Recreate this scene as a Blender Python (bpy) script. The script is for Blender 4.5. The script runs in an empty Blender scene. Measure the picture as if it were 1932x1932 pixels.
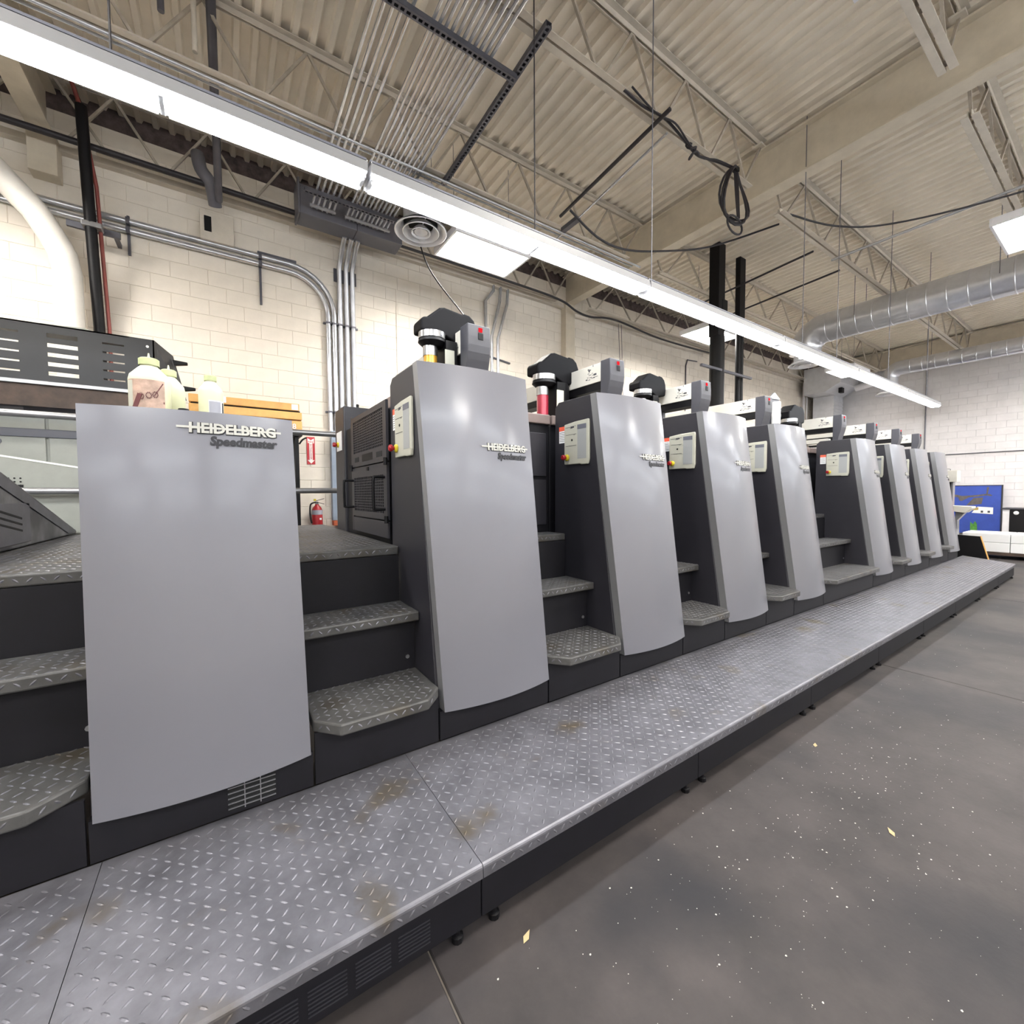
import bpy, math, random
from math import pi, sin, cos, sqrt
from mathutils import Vector, Matrix
random.seed(7)
SC = bpy.context.scene
COL = SC.collection

# ------------------------------------------------------------------ camera, world, exposure
def look_axes(yaw, pit, rol):
    f = Vector((sin(yaw)*cos(pit), cos(yaw)*cos(pit), sin(pit)))
    r0 = Vector((cos(yaw), -sin(yaw), 0)); d0 = f.cross(r0)
    return r0*cos(rol)+d0*sin(rol), -r0*sin(rol)+d0*cos(rol), f
_r, _d, _f = look_axes(.5927, -.0426, .0065)
cd = bpy.data.cameras.new('camera'); cam = bpy.data.objects.new('camera', cd); COL.objects.link(cam)
cam.matrix_world = Matrix(((_r.x, -_d.x, -_f.x, 0), (_r.y, -_d.y, -_f.y, 0), (_r.z, -_d.z, -_f.z, 1.6), (0, 0, 0, 1)))
cd.sensor_width = 36; cd.lens = 36*806.6/1932; cd.clip_start = .05; cd.clip_end = 100
SC.camera = cam
w = bpy.data.worlds.new('world'); SC.world = w; w.use_nodes = True
w.node_tree.nodes['Background'].inputs[0].default_value = (.8, .85, 1, 1)
w.node_tree.nodes['Background'].inputs[1].default_value = .3
SC.view_settings.view_transform = 'Standard'; SC.view_settings.look = 'None'
SC.view_settings.gamma = 1; SC.view_settings.use_curve_mapping = False
SC.view_settings.exposure = 1.45
STRIP, TROFFER = 13.0, 31.0          # lamp strengths

# ------------------------------------------------------------------ materials
def lin(c): 
    c /= 255.0
    return c/12.92 if c <= .04045 else ((c+.055)/1.055)**2.4
def rgb(r, g, b): return (lin(r), lin(g), lin(b), 1)
def mat(name, col, rough=.5, metal=0., var=0., scale=6., bump=0., bscale=60., spec=.5, coat=0., stain=None, trans=0.):
    m = bpy.data.materials.new(name); m.use_nodes = True
    nt = m.node_tree; N = nt.nodes; L = nt.links; P = N['Principled BSDF']
    P.inputs['Base Color'].default_value = rgb(*col); P.inputs['Roughness'].default_value = rough
    P.inputs['Metallic'].default_value = metal; P.inputs['Specular IOR Level'].default_value = spec
    P.inputs['Coat Weight'].default_value = coat; P.inputs['Coat Roughness'].default_value = .14
    P.inputs['Transmission Weight'].default_value = trans
    tc = N.new('ShaderNodeTexCoord')
    if var or stain:
        n = N.new('ShaderNodeTexNoise'); n.inputs['Scale'].default_value = scale; n.inputs['Detail'].default_value = 6
        n.inputs['Roughness'].default_value = .65
        L.new(tc.outputs['Object'], n.inputs['Vector'])
        r = N.new('ShaderNodeValToRGB')
        k = 1-var
        r.color_ramp.elements[0].position = .3; r.color_ramp.elements[1].position = .7
        r.color_ramp.elements[0].color = rgb(*[max(0, c*k) for c in col]); r.color_ramp.elements[1].color = rgb(*[min(255, c*(1+var*.5)) for c in col])
        L.new(n.outputs['Fac'], r.inputs['Fac']); out = r.outputs['Color']
        if stain:
            scol, ssc, lo, hi = stain
            n2 = N.new('ShaderNodeTexNoise'); n2.inputs['Scale'].default_value = ssc; n2.inputs['Detail'].default_value = 8
            L.new(tc.outputs['Object'], n2.inputs['Vector'])
            mr = N.new('ShaderNodeMapRange'); mr.inputs['From Min'].default_value = lo; mr.inputs['From Max'].default_value = hi
            L.new(n2.outputs['Fac'], mr.inputs['Value'])
            mx = N.new('ShaderNodeMix'); mx.data_type = 'RGBA'
            L.new(mr.outputs['Result'], mx.inputs['Factor']); L.new(out, mx.inputs[6]); mx.inputs[7].default_value = rgb(*scol)
            out = mx.outputs[2]
        L.new(out, P.inputs['Base Color'])
    if bump:
        n = N.new('ShaderNodeTexNoise'); n.inputs['Scale'].default_value = bscale; n.inputs['Detail'].default_value = 4
        L.new(tc.outputs['Object'], n.inputs['Vector'])
        b = N.new('ShaderNodeBump'); b.inputs['Strength'].default_value = bump; b.inputs['Distance'].default_value = .01
        L.new(n.outputs['Fac'], b.inputs['Height']); L.new(b.outputs['Normal'], P.inputs['Normal'])
    return m
def emit(name, col, s):
    m = bpy.data.materials.new(name); m.use_nodes = True; nt = m.node_tree
    nt.nodes.remove(nt.nodes['Principled BSDF']); e = nt.nodes.new('ShaderNodeEmission')
    e.inputs[0].default_value = (*col, 1); e.inputs[1].default_value = s
    nt.links.new(e.outputs[0], nt.nodes['Material Output'].inputs[0]); return m

M = dict(
    wall=mat('painted_block', (224, 216, 204), .6, var=.04, scale=3, bump=.1, bscale=90),
    joint=mat('block_joint', (216, 207, 194), .7),
    wallw=mat('white_painted_block', (214, 212, 214), .55, var=.04, scale=3, bump=.15, bscale=60),
    jointw=mat('white_joint', (206, 204, 206), .7),
    dark_gap=mat('gap_shade_brown', (92, 80, 78), .9, var=.3, scale=9),
    deck=mat('deck_paint', (232, 223, 208), .6, var=.04, scale=2.5),
    steel=mat('beam_paint', (204, 194, 176), .5, var=.06, scale=4),
    chord=mat('joist_paint', (204, 196, 183), .5, var=.06, scale=5),
    web=mat('web_paint', (172, 163, 150), .55, var=.1, scale=8),
    pdark=mat('press_dark_paint', (40, 39, 45), .45, var=.08, scale=5, bump=.05, bscale=300),
    base=mat('plinth_dark_paint', (17, 16, 22), .6, spec=.3, var=.15, scale=8),
    pgrey=mat('press_cover_paint', (106, 106, 113), .36, metal=.22, var=.012, scale=2, coat=.34),
    flange=mat('cover_flange_paint', (138, 138, 140), .35, metal=.4),
    cap=mat('end_cap_plastic', (60, 60, 67), .45, var=.05),
    cream=mat('cream_plastic', (176, 175, 162), .45, var=.03),
    creamd=mat('recess_grey', (150, 152, 152), .5),
    white=mat('white_enamel', (204, 200, 190), .4, var=.03),
    plate=mat('checker_plate', (104, 103, 109), .42, metal=.45, var=.18, scale=7, stain=((84, 76, 64), 3.2, .60, .72)),
    tread=mat('tread_plate', (82, 81, 80), .5, metal=.35, var=.25, scale=6, stain=((70, 64, 54), 4.5, .52, .68)),
    lug=mat('plate_lug', (108, 107, 113), .42, metal=.45, var=.22, scale=9, stain=((90, 80, 66), 3.2, .58, .72)),
    black=mat('black_plastic', (12, 11, 14), .5, spec=.25, var=.1, scale=9),
    hole=mat('dark_hole', (12, 12, 14), .9),
    galv=mat('galvanised_steel', (208, 210, 216), .28, metal=.7, var=.05, scale=5),
    emt=mat('conduit_zinc', (200, 202, 208), .25, metal=.65, var=.06, scale=8),
    strut=mat('strut_channel_steel', (98, 98, 106), .45, metal=.6, var=.1),
    alu=mat('chrome_collar', (170, 170, 172), .25, metal=.95),
    gold=mat('gold_tube', (214, 160, 62), .25, metal=.5, coat=.3),
    redm=mat('crimson_tube', (158, 44, 62), .28, metal=.3, coat=.4),
    red=mat('red_plastic', (150, 18, 28), .38),
    redpaint=mat('red_pipe_paint', (132, 62, 54), .5, var=.1),
    redled=emit('red_indicator', (1, .02, .03), .45),
    yellow=mat('yellow_plastic', (196, 176, 40), .45),
    concrete=mat('concrete_floor', (57, 52, 51), .62, var=.3, scale=1.8, bump=.12, bscale=35, stain=((33, 31, 34), .75, .5, .62), spec=.35),
    trough=mat('wireway_grey', (98, 98, 106), .42, var=.05),
    bluegrey=mat('panel_blue_grey', (132, 144, 160), .45, var=.05),
    wood=mat('orange_wood', (222, 170, 98), .5, var=.1, scale=5),
    rust=mat('rust_band', (170, 84, 50), .7, var=.2),
    sign=mat('sign_red', (188, 34, 44), .45), signw=mat('sign_white', (238, 236, 232), .5),
    bottle=mat('bottle_plastic', (206, 207, 172), .35, var=.02), bcap=mat('bottle_cap', (178, 186, 140), .4),
    photo=mat('label_print_brown', (176, 148, 132), .4, var=.25, scale=16), maroon=mat('label_maroon', (92, 44, 46), .5),
    labelw=mat('label_white', (230, 230, 230), .5), labelg=mat('label_grey', (150, 152, 162), .5), ink=mat('ink_print', (60, 60, 66), .6),
    orange=mat('label_orange', (226, 96, 70), .5), brown=mat('brown_grease', (74, 58, 48), .6, var=.3, scale=6),
    ledge=mat('brown_ledge', (122, 108, 104), .45, var=.1),
    greycab=mat('cabinet_grey_green', (150, 152, 145), .4, var=.04), band=mat('cabinet_dark_band', (96, 98, 108), .45),
    worn=mat('worn_dark_cover', (112, 112, 116), .45, metal=.3, var=.45, scale=3, stain=((52, 52, 58), 2.2, .42, .62)),
    galvd=mat('dull_zinc', (206, 208, 214), .4, metal=.15, var=.05),
    hood=mat('dryer_hood_paint', (22, 22, 26), .45, var=.25, scale=4),
    blue=mat('display_blue', (52, 78, 168), .5, var=.12, scale=2), silh=mat('print_silhouette', (96, 90, 88), .6, var=.2, scale=12),
    green=mat('print_green', (84, 150, 62), .6, var=.3, scale=20), ochre=mat('print_ochre', (170, 148, 88), .6),
    cable=mat('cable_jacket', (30, 26, 32), .5), pipe=mat('insulated_pipe_white', (226, 222, 214), .5, var=.03),
    floorj=mat('floor_joint', (128, 120, 110), .8),
    chip=mat('paper_chip', (188, 184, 174), .8), leaf=mat('dry_leaf', (168, 150, 112), .8),
    strip=emit('fluorescent_tube', (.90, .95, 1.0), STRIP), trof=emit('troffer_lens', (1.0, .96, .90), TROFFER),
    pan=mat('reflector_outside', (128, 128, 130), .5), rod=mat('hanger_steel', (96, 96, 104), .5),
    lampw=mat('lamp_enamel', (232, 232, 236), .4), lampg=mat('lamp_back_grey', (96, 98, 108), .5),
    steelm=mat('bare_steel', (150, 150, 152), .35, metal=.8, var=.1), hoodb=mat('hood_black', (10, 9, 12), .6, spec=.12),
    letters=mat('cast_letters', (168, 167, 160), .4, metal=.3),
    printed=mat('letter_print_and_shadow', (16, 16, 26), .5),
)

# ------------------------------------------------------------------ mesh helpers
class MB:
    def __init__(s): s.v = []; s.f = []
    def add(s, vs, fs):
        o = len(s.v); s.v += [tuple(p) for p in vs]; s.f += [tuple(i+o for i in f) for f in fs]; return s
    def box(s, x0, x1, y0, y1, z0, z1):
        return s.add([(x, y, z) for x in (x0, x1) for y in (y0, y1) for z in (z0, z1)],
                     [(0, 1, 3, 2), (4, 6, 7, 5), (0, 4, 5, 1), (2, 3, 7, 6), (0, 2, 6, 4), (1, 5, 7, 3)])
    def prism(s, poly, axis, a, b):
        # poly: list of 2-D points in the two other axes (cyclic order x,y,z without axis)
        n = len(poly)
        def p3(p, t):
            return {'x': (t, p[0], p[1]), 'y': (p[0], t, p[1]), 'z': (p[0], p[1], t)}[axis]
        vs = [p3(p, a) for p in poly]+[p3(p, b) for p in poly]
        return s.add(vs, [tuple(range(n))[::-1], tuple(range(n, 2*n))]+[(i, (i+1) % n, n+(i+1) % n, n+i) for i in range(n)])
    def tube(s, pts, r, n=8, cap=True, r2=None):
        P = [Vector(p) for p in pts]; k = len(P); rings = []
        up = None
        for i in range(k):
            t = (P[min(i+1, k-1)]-P[max(i-1, 0)]).normalized()
            if up is None:
                a = Vector((0, 0, 1)) if abs(t.z) < .9 else Vector((1, 0, 0)); up = (a-t*a.dot(t)).normalized()
            else:
                up = (up-t*up.dot(t)).normalized()
            b = t.cross(up)
            rr = r if r2 is None else r+(r2-r)*i/(k-1)
            if 0 < i < k-1:
                c = (P[i]-P[i-1]).normalized().dot((P[i+1]-P[i]).normalized()); rr_ = rr/max(.7, sqrt((1+max(-1, min(1, c)))/2))
            else: rr_ = rr
            rings.append([P[i]+(up*cos(2*pi*j/n)+b*sin(2*pi*j/n))*rr_ for j in range(n)])
        vs = [p for g in rings for p in g]
        fs = [(i*n+j, i*n+(j+1) % n, (i+1)*n+(j+1) % n, (i+1)*n+j) for i in range(k-1) for j in range(n)]
        if cap: fs += [tuple(range(n))[::-1], tuple(range((k-1)*n, k*n))]
        return s.add(vs, fs)
    def bar(s, a, b, wd, ht):
        a, b = Vector(a), Vector(b); t = (b-a).normalized()
        u = Vector((0, 0, 1)) if abs(t.z) < .95 else Vector((1, 0, 0)); u = (u-t*u.dot(t)).normalized(); c = t.cross(u)
        vs = [p+c*(sx*wd/2)+u*(sz*ht/2) for p in (a, b) for sx, sz in ((-1, -1), (1, -1), (1, 1), (-1, 1))]
        return s.add(vs, [(3, 2, 1, 0), (4, 5, 6, 7), (0, 1, 5, 4), (1, 2, 6, 5), (2, 3, 7, 6), (3, 0, 4, 7)])
    def lathe(s, prof, c, n=24, axis='z', cap=False):
        cx, cy, cz = c; k = len(prof); vs = []
        for r, h in prof:
            for j in range(n):
                a = 2*pi*j/n
                if axis == 'z': vs.append((cx+r*cos(a), cy+r*sin(a), cz+h))
                elif axis == 'y': vs.append((cx+r*cos(a), cy+h, cz+r*sin(a)))
                else: vs.append((cx+h, cy+r*cos(a), cz+r*sin(a)))
        fs = [(i*n+j, i*n+(j+1) % n, (i+1)*n+(j+1) % n, (i+1)*n+j) for i in range(k-1) for j in range(n)]
        if cap: fs += [tuple(range(n))[::-1], tuple(range((k-1)*n, k*n))]
        return s.add(vs, fs)
def curve(pts, n=6):
    P = [Vector(p) for p in pts]; out = []
    for i in range(len(P)-1):
        a, b, c, d = P[max(i-1, 0)], P[i], P[i+1], P[min(i+2, len(P)-1)]
        for k in range(n):
            t = k/n
            out.append(.5*((2*b)+(c-a)*t+(2*a-5*b+4*c-d)*t*t+(3*b-a-3*c+d)*t**3))
    out.append(P[-1]); return out
def arc(c, r, a0, a1, n, plane):
    o = []
    for i in range(n+1):
        a = a0+(a1-a0)*i/n; u, v = r*cos(a), r*sin(a)
        o.append({'yz': (c[0], c[1]+u, c[2]+v), 'xz': (c[0]+u, c[1], c[2]+v), 'xy': (c[0]+u, c[1]+v, c[2])}[plane])
    return o

ORG = {}
def base_org(o):
    while o is not None:
        if o.name in ORG: return ORG[o.name]
        o = o.parent
    return Vector((0, 0, 0))
def obj(name, mb, m, parent=None, smooth=False, bevel=0., kind=None, label=None, seg=2, origin=None):
    me = bpy.data.meshes.new(name)
    og = base_org(parent) if parent else Vector(origin or (0, 0, 0))
    me.from_pydata([(p[0]-og.x, p[1]-og.y, p[2]-og.z) for p in mb.v], [], mb.f); me.update()
    o = bpy.data.objects.new(name, me); COL.objects.link(o)
    if parent: o.parent = parent
    else: o.location = og; ORG[o.name] = og
    me.materials.append(M[m] if isinstance(m, str) else m)
    import bmesh
    b = bmesh.new(); b.from_mesh(me); bmesh.ops.recalc_face_normals(b, faces=b.faces)
    b.to_mesh(me); b.free()
    if smooth:
        for p in me.polygons: p.use_smooth = True
        me.set_sharp_from_angle(angle=math.radians(40))
    if bevel:
        md = o.modifiers.new('bevel', 'BEVEL'); md.width = bevel; md.segments = seg; md.limit_method = 'ANGLE'; md.angle_limit = math.radians(35)
    if kind: o['kind'] = kind
    if label: o['label'] = label
    return o
def thing(name, label, cat, loc=(0, 0, 0), group=None):
    o = bpy.data.objects.new(name, None); COL.objects.link(o); o.location = loc; o.empty_display_size = .1
    ORG[o.name] = Vector(loc); o['label'] = label; o['category'] = cat
    if group: o['group'] = group
    return o
def tag(o, label, cat, group=None):
    o['label'] = label; o['category'] = cat
    if group: o['group'] = group
    return o
def one(name, mb, m, label, cat, group=None, origin=None, **k):
    if origin is None: origin = mb.v[0]
    return tag(obj(name, mb, m, origin=origin, **k), label, cat, group)
KIDS = {}
def kids(o): return [c for c in bpy.data.objects if c.parent == o]
def copy_tree(o, delta, label=None):
    r = o.copy(); COL.objects.link(r); r.location = o.location+Vector(delta)
    if label: r['label'] = label
    ORG[r.name] = ORG[o.name]+Vector(delta)
    for c in kids(o):
        d = c.copy(); COL.objects.link(d); d.parent = r
        for g in kids(c):
            e = g.copy(); COL.objects.link(e); e.parent = d
    return r
def text_mb(body, size, extrude=.002, offset=0., shear=0., width=None, f=None):
    cu = bpy.data.curves.new('lettering', 'FONT'); cu.body = body; cu.size = size; cu.extrude = extrude; cu.offset = offset; cu.shear = shear
    cu.resolution_u = 3
    o = bpy.data.objects.new('lettering', cu); me = bpy.data.meshes.new_from_object(o)
    vs = [tuple(v.co) for v in me.vertices]; fs = [tuple(p.vertices) for p in me.polygons]
    bpy.data.objects.remove(o); bpy.data.curves.remove(cu); bpy.data.meshes.remove(me)
    x0 = min(v[0] for v in vs); x1 = max(v[0] for v in vs); k = 1 if width is None else width/(x1-x0)
    mb = MB(); mb.add([f((v[0]-x0)*k, v[1], v[2]) for v in vs], fs); return mb

# diamond-plate lugs: short raised lens shapes in alternating diagonals
def lug(mb, c, u, v, n, L=.034, W=.0085, H=.0022):
    c = Vector(c)
    p = [c-u*L/2, c-u*L*.22-v*W/2, c+u*L*.22-v*W/2, c+u*L/2, c+u*L*.22+v*W/2, c-u*L*.22+v*W/2, c-u*L*.2+n*H, c+u*L*.2+n*H]
    mb.add(p, [(0, 1, 6), (1, 2, 7, 6), (2, 3, 7), (3, 4, 7), (4, 5, 6, 7), (5, 0, 6)])
def inside(poly, x, y):
    r = False; n = len(poly)
    for i in range(n):
        x0, y0 = poly[i]; x1, y1 = poly[(i+1) % n]
        if (y0 > y) != (y1 > y) and x < (x1-x0)*(y-y0)/(y1-y0)+x0: r = not r
    return r
def lugs_top(poly, z, sp=.042):
    mb = MB(); xs = [p[0] for p in poly]; ys = [p[1] for p in poly]
    i0, i1 = int(min(xs)/sp)-1, int(max(xs)/sp)+2; j0, j1 = int(min(ys)/sp)-1, int(max(ys)/sp)+2
    q = .7071
    for i in range(i0, i1):
        for j in range(j0, j1):
            x, y = i*sp, j*sp
            if all(inside(poly, x+dx, y+dy) for dx in (-.012, .012) for dy in (-.012, .012)):
                s = 1 if (i+j) % 2 else -1
                lug(mb, (x, y, z), Vector((q, q*s, 0)), Vector((-q*s, q, 0)), Vector((0, 0, 1)))
    return mb
def lugs_front(mb, a, b, z0, z1, sp=.042):
    # on a vertical nose from a to b (2-D points), outward normal to the right of a->b
    a, b = Vector((a[0], a[1], 0)), Vector((b[0], b[1], 0)); t = (b-a); L = t.length
    if L < .06: return
    t.normalize(); n = Vector((t.y, -t.x, 0)); q = .7071
    for i in range(1, int(L/sp)):
        s = 1 if i % 2 else -1
        u = (t+Vector((0, 0, s))).normalized(); v = u.cross(n)
        lug(mb, a+t*(i*sp)+Vector((0, 0, (z0+z1)/2)), u, v, n, L=.03)
def checker_tread(name, poly, z, th, parent, front, m='tread'):
    t = obj(name, MB().prism(poly, 'z', z-th, z), m, parent, bevel=.008)
    mb = lugs_top(poly, z)
    for a, b in front: lugs_front(mb, a, b, z-th, z)
    obj('raised_lugs', mb, 'lug', t, kind='stuff')
    return t

# ------------------------------------------------------------------ room shell
XL, XR, YB, YW = -7.0, 19.1, -8.0, 7.25
ZT, ZD = 6.1, 6.38       # top of block wall, underside of deck ribs
fl = obj('floor', MB().box(XL, XR, YB, YW+.3, -.3, -.012), 'floorj', kind='structure')
xs = [XL, -3.9, .55, 5.0, 9.45, 13.9, XR]; ys = [YB, -3.6, 1.9, YW]
for i in range(len(xs)-1):
    for j in range(len(ys)-1):
        obj('slab', MB().box(xs[i]+.004, xs[i+1]-.004, ys[j]+.004, ys[j+1]-.004, -.2, 0), 'concrete', fl, bevel=.004, seg=1)
def block_mb(L, h=.2032, g=.004, t=.006):
    # one block face looking to -Y at the origin, joint gap g, chamfered arris
    c = .003; x0, x1, z0, z1 = g/2, L-g/2, g/2, h-g/2
    v = [(x0, t, z0), (x1, t, z0), (x1, t, z1), (x0, t, z1), (x0+c, 0, z0+c), (x1-c, 0, z0+c), (x1-c, 0, z1-c), (x0+c, 0, z1-c)]
    return v, [(4, 5, 6, 7), (0, 1, 5, 4), (1, 2, 6, 5), (2, 3, 7, 6), (3, 0, 4, 7)]
wb = obj('wall_back', MB().box(XL-.3, XR+.3, YW+.002, YW+.3, 0, ZT), 'joint', kind='structure')
bv, bf = block_mb(.4064)
bme = bpy.data.meshes.new('block'); bme.from_pydata(bv, [], bf); bme.materials.append(M['wall'])
cells = []
rows = int(ZT/.2032)
for r in range(rows):
    x = XL-(.2032 if r % 2 else 0)
    while x < XR:
        if x > -6.9: cells.append((x, r*.2032))
        x += .4064
def near(c):
    x, z = c[0]+.2, c[1]+.1
    hid = z < 2.3 and not (.85 < x < 1.75 and z > 1.2)
    return (1000 if hid or x < -2.0 else 0)+sqrt(x*x+YW*YW+(z-1.6)**2)
cells.sort(key=near)
for x, z in cells[:300]:
    o = bpy.data.objects.new('block', bme); COL.objects.link(o); o.parent = wb; o.location = (x, YW-.004, z)
mb = MB()
for x, z in cells[300:]: mb.add([(p[0]+x, p[1]+YW-.004, p[2]+z) for p in bv], bf)
obj('blocks', mb, 'wall', wb, kind='stuff')
wf = obj('wall_far', MB().box(XR+.002, XR+.3, YB, YW, 0, ZD+.1), 'jointw', kind='structure')
mb = MB()
for r in range(31):
    y = YB+(.2032 if r % 2 else 0)
    while y < YW-.3:
        mb.add([(XR-.004+p[1], y+.4064-p[0], p[2]+r*.2032) for p in bv], bf); y += .4064
obj('blocks', mb, 'wallw', wf, kind='stuff')
obj('wall_left', MB().box(XL-.3, XL, YB, YW, 0, ZD+.2), 'wall', kind='structure')
obj('wall_right', MB().box(XL, XR, YB-.3, YB, 0, ZD+.2), 'wall', kind='structure')
# recess above the block wall, below the deck, shade painted in dark brown
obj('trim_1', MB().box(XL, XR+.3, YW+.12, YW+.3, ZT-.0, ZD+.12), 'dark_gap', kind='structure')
obj('trim_2', MB().box(XL, XR, YW-.10, YW+.02, 5.60, 5.675), 'chord', kind='structure', bevel=.004)
# corrugated deck
mb = MB(); pitch = .168; prof = []
x = XL
while x < XR+.3:
    prof += [(x, ZD), (x+.05, ZD), (x+.068, ZD+.045), (x+.15, ZD+.045)]; x += pitch
n = len(prof)
mb.add([(p[0], YB, p[1]) for p in prof]+[(p[0], YW+.3, p[1]) for p in prof], [(i, i+1, n+i+1, n+i) for i in range(n-1)])
mb.add([(XL-.3, YB-.3, ZD+.2), (XR+.3, YB-.3, ZD+.2), (XR+.3, YW+.3, ZD+.2), (XL-.3, YW+.3, ZD+.2)], [(0, 1, 2, 3)])
obj('ceiling', mb, 'deck', kind='structure')
# ------------------------------------------------------------------ beams, joists, columns
def girder(x0, x1, label):
    t = thing('steel_beam', label, 'beam', ((x0+x1)/2, YW, 5.69)); xc = (x0+x1)/2
    obj('bottom_flange', MB().box(x0, x1, YB, YW-.01, 5.69, 5.715), 'steel', t, bevel=.003)
    obj('web_plate', MB().box(xc-.012, xc+.012, YB, YW-.01, 5.715, 6.27), 'steel', t)
    obj('top_flange', MB().box(x0, x1, YB, YW-.01, 6.27, 6.295), 'steel', t, bevel=.003)
    return t
girder(-1.68, -1.48, 'beige steel beam over the left machine, running out from the block wall')
girder(6.24, 6.45, 'large beige steel beam crossing the whole ceiling beneath the deck')
t = thing('steel_beam', 'beige steel edge beam along the top of the white end wall', 'beam', (18.75, YW, 5.69))
obj('bottom_flange', MB().box(18.62, 18.85, YB, YW-.02, 5.72, 5.745), 'steel', t, bevel=.003)
obj('web_plate', MB().box(18.72, 18.75, YB, YW-.02, 5.745, 6.3), 'steel', t)
obj('top_flange', MB().box(18.62, 18.85, YB, YW-.02, 6.3, 6.325), 'steel', t, bevel=.003)
def chord_mb(x0, x1, y, z, up, leg=.062, gap=.024, th=.007):
    mb = MB()
    for s in (-1, 1):
        a = y+s*gap/2
        L = [(a, 0), (a, -leg), (a+s*th, -leg), (a+s*th, -th), (a+s*leg, -th), (a+s*leg, 0)]
        mb.prism([(p[0], z+(p[1] if up else -p[1])) for p in L], 'x', x0, x1)
    return mb
def joist(x0, x1, y, pt, ph, label, zb=5.64):
    t = thing('bar_joist', label, 'joist', ((x0+x1)/2, y, ZD))
    obj('top_chord', chord_mb(x0, x1, y, ZD-.004, True), 'chord', t)
    obj('bottom_chord', chord_mb(x0+.35, x1-.35, y, zb, False), 'chord', t)
    k = int((x0+.4-ph)/pt); zt = ZD-.05; z0 = zb+.03
    x = ph+(k-1)*pt
    while x < x1+.1:
        for a, b in (((x, zt), (x+pt/2-.04, z0)), ((x+pt/2+.04, z0), (x+pt, zt))):
            if a[0] > x0 and b[0] < x1: obj('web_bar', MB().bar((a[0], y, a[1]), (b[0], y, b[1]), .026, .026), 'web', t)
        x += pt
    for (xa, xb) in ((x0+.02, x0+.45), (x1-.02, x1-.45)):
        obj('web_bar', MB().bar((xa, y, zt), (xb, y, z0), .026, .026), 'web', t)
    obj('bearing_seat', MB().box(x0, x0+.12, y-.06, y+.06, 6.297, ZD-.06).box(x1-.12, x1, y-.06, y+.06, 6.297, ZD-.06), 'chord', t)
    return t
names = {7.02: 'against the back wall', 5.17: 'second from the back wall', 3.11: 'third from the back wall', 1.2: 'fourth from the back wall', -.8: 'fifth from the back wall'}
for y, nm in names.items():
    joist(-1.48, 6.26, y, .915, .88, 'cream open-web roof joist %s, left of the big beam' % nm)
    joist(6.44, 18.7, y, 1.30, 7.6, 'cream open-web roof joist %s, beyond the big beam' % nm)
for y in (7.02, 5.17):
    joist(-6.9, -1.66, y, .915, -3.7, 'cream open-web roof joist %s, left of the left-hand beam' % names[y])
one('wall_column', MB().box(6.2, 6.46, 7.09, YW, 0, 5.69), 'steel', 'pale square column on the block wall under the big beam', 'column', bevel=.005)
one('bearing_block', MB().box(-1.70, -1.46, 7.05, 7.245, 5.25, 5.689), 'steel', 'pale bearing block under the wall end of the left-hand beam', 'block', bevel=.005)

# ------------------------------------------------------------------ lamps
def troffer(x, y, label, hang=True):
    t = thing('ceiling_panel_light', label, 'ceiling light', (x, y, 5.0))
    w_, d_ = 1.2, .70
    fr = MB()
    for a in ((x, x+w_, y, y+.03), (x, x+w_, y+d_-.03, y+d_), (x, x+.03, y+.03, y+d_-.03), (x+w_-.03, x+w_, y+.03, y+d_-.03)): fr.box(*a, 5.0, 5.09)
    fr.box(x, x+w_, y, y+d_, 5.09, 5.10)
    obj('frame', fr, 'lampw', t, bevel=.003)
    obj('diffuser', MB().box(x+.03, x+w_-.03, y+.03, y+d_-.03, 5.012, 5.03), 'trof', t)
    for a in (.15, w_-.15): obj('hanger_rod', MB().tube([(x+a, y+d_/2, 5.1), (x+a, y+d_/2, ZD)], .004, 5), 'rod', t)
    return t
troffer(2.58, 5.08, 'glowing ceiling panel light right of the round air diffuser, near the big conduits')
troffer(8.3, 5.08, 'glowing ceiling panel light behind the two black posts')
troffer(14.3, 4.55, 'glowing ceiling panel light hidden behind the far part of the strip lights')
troffer(8.3, .55, 'glowing ceiling panel light under the end of the shiny round duct')
for i, (x, y) in enumerate(((-3.15, 5.08), (2.55, .55), (-3.15, .55), (14.0, .55), (-3.15, -3.9), (2.55, -3.9), (8.3, -3.9), (14.0, -3.9), (16.7, -.75))):
    troffer(x, y, 'ceiling panel light outside the picture, %s' % ('over the left machine' if i == 0 else 'over the walkway and shop behind'))['group'] = 'panel lights outside the picture'
seams = [-3.5, -1.09, .73, 3.15, 5.64, 8.0, 10.4, 12.62]
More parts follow.
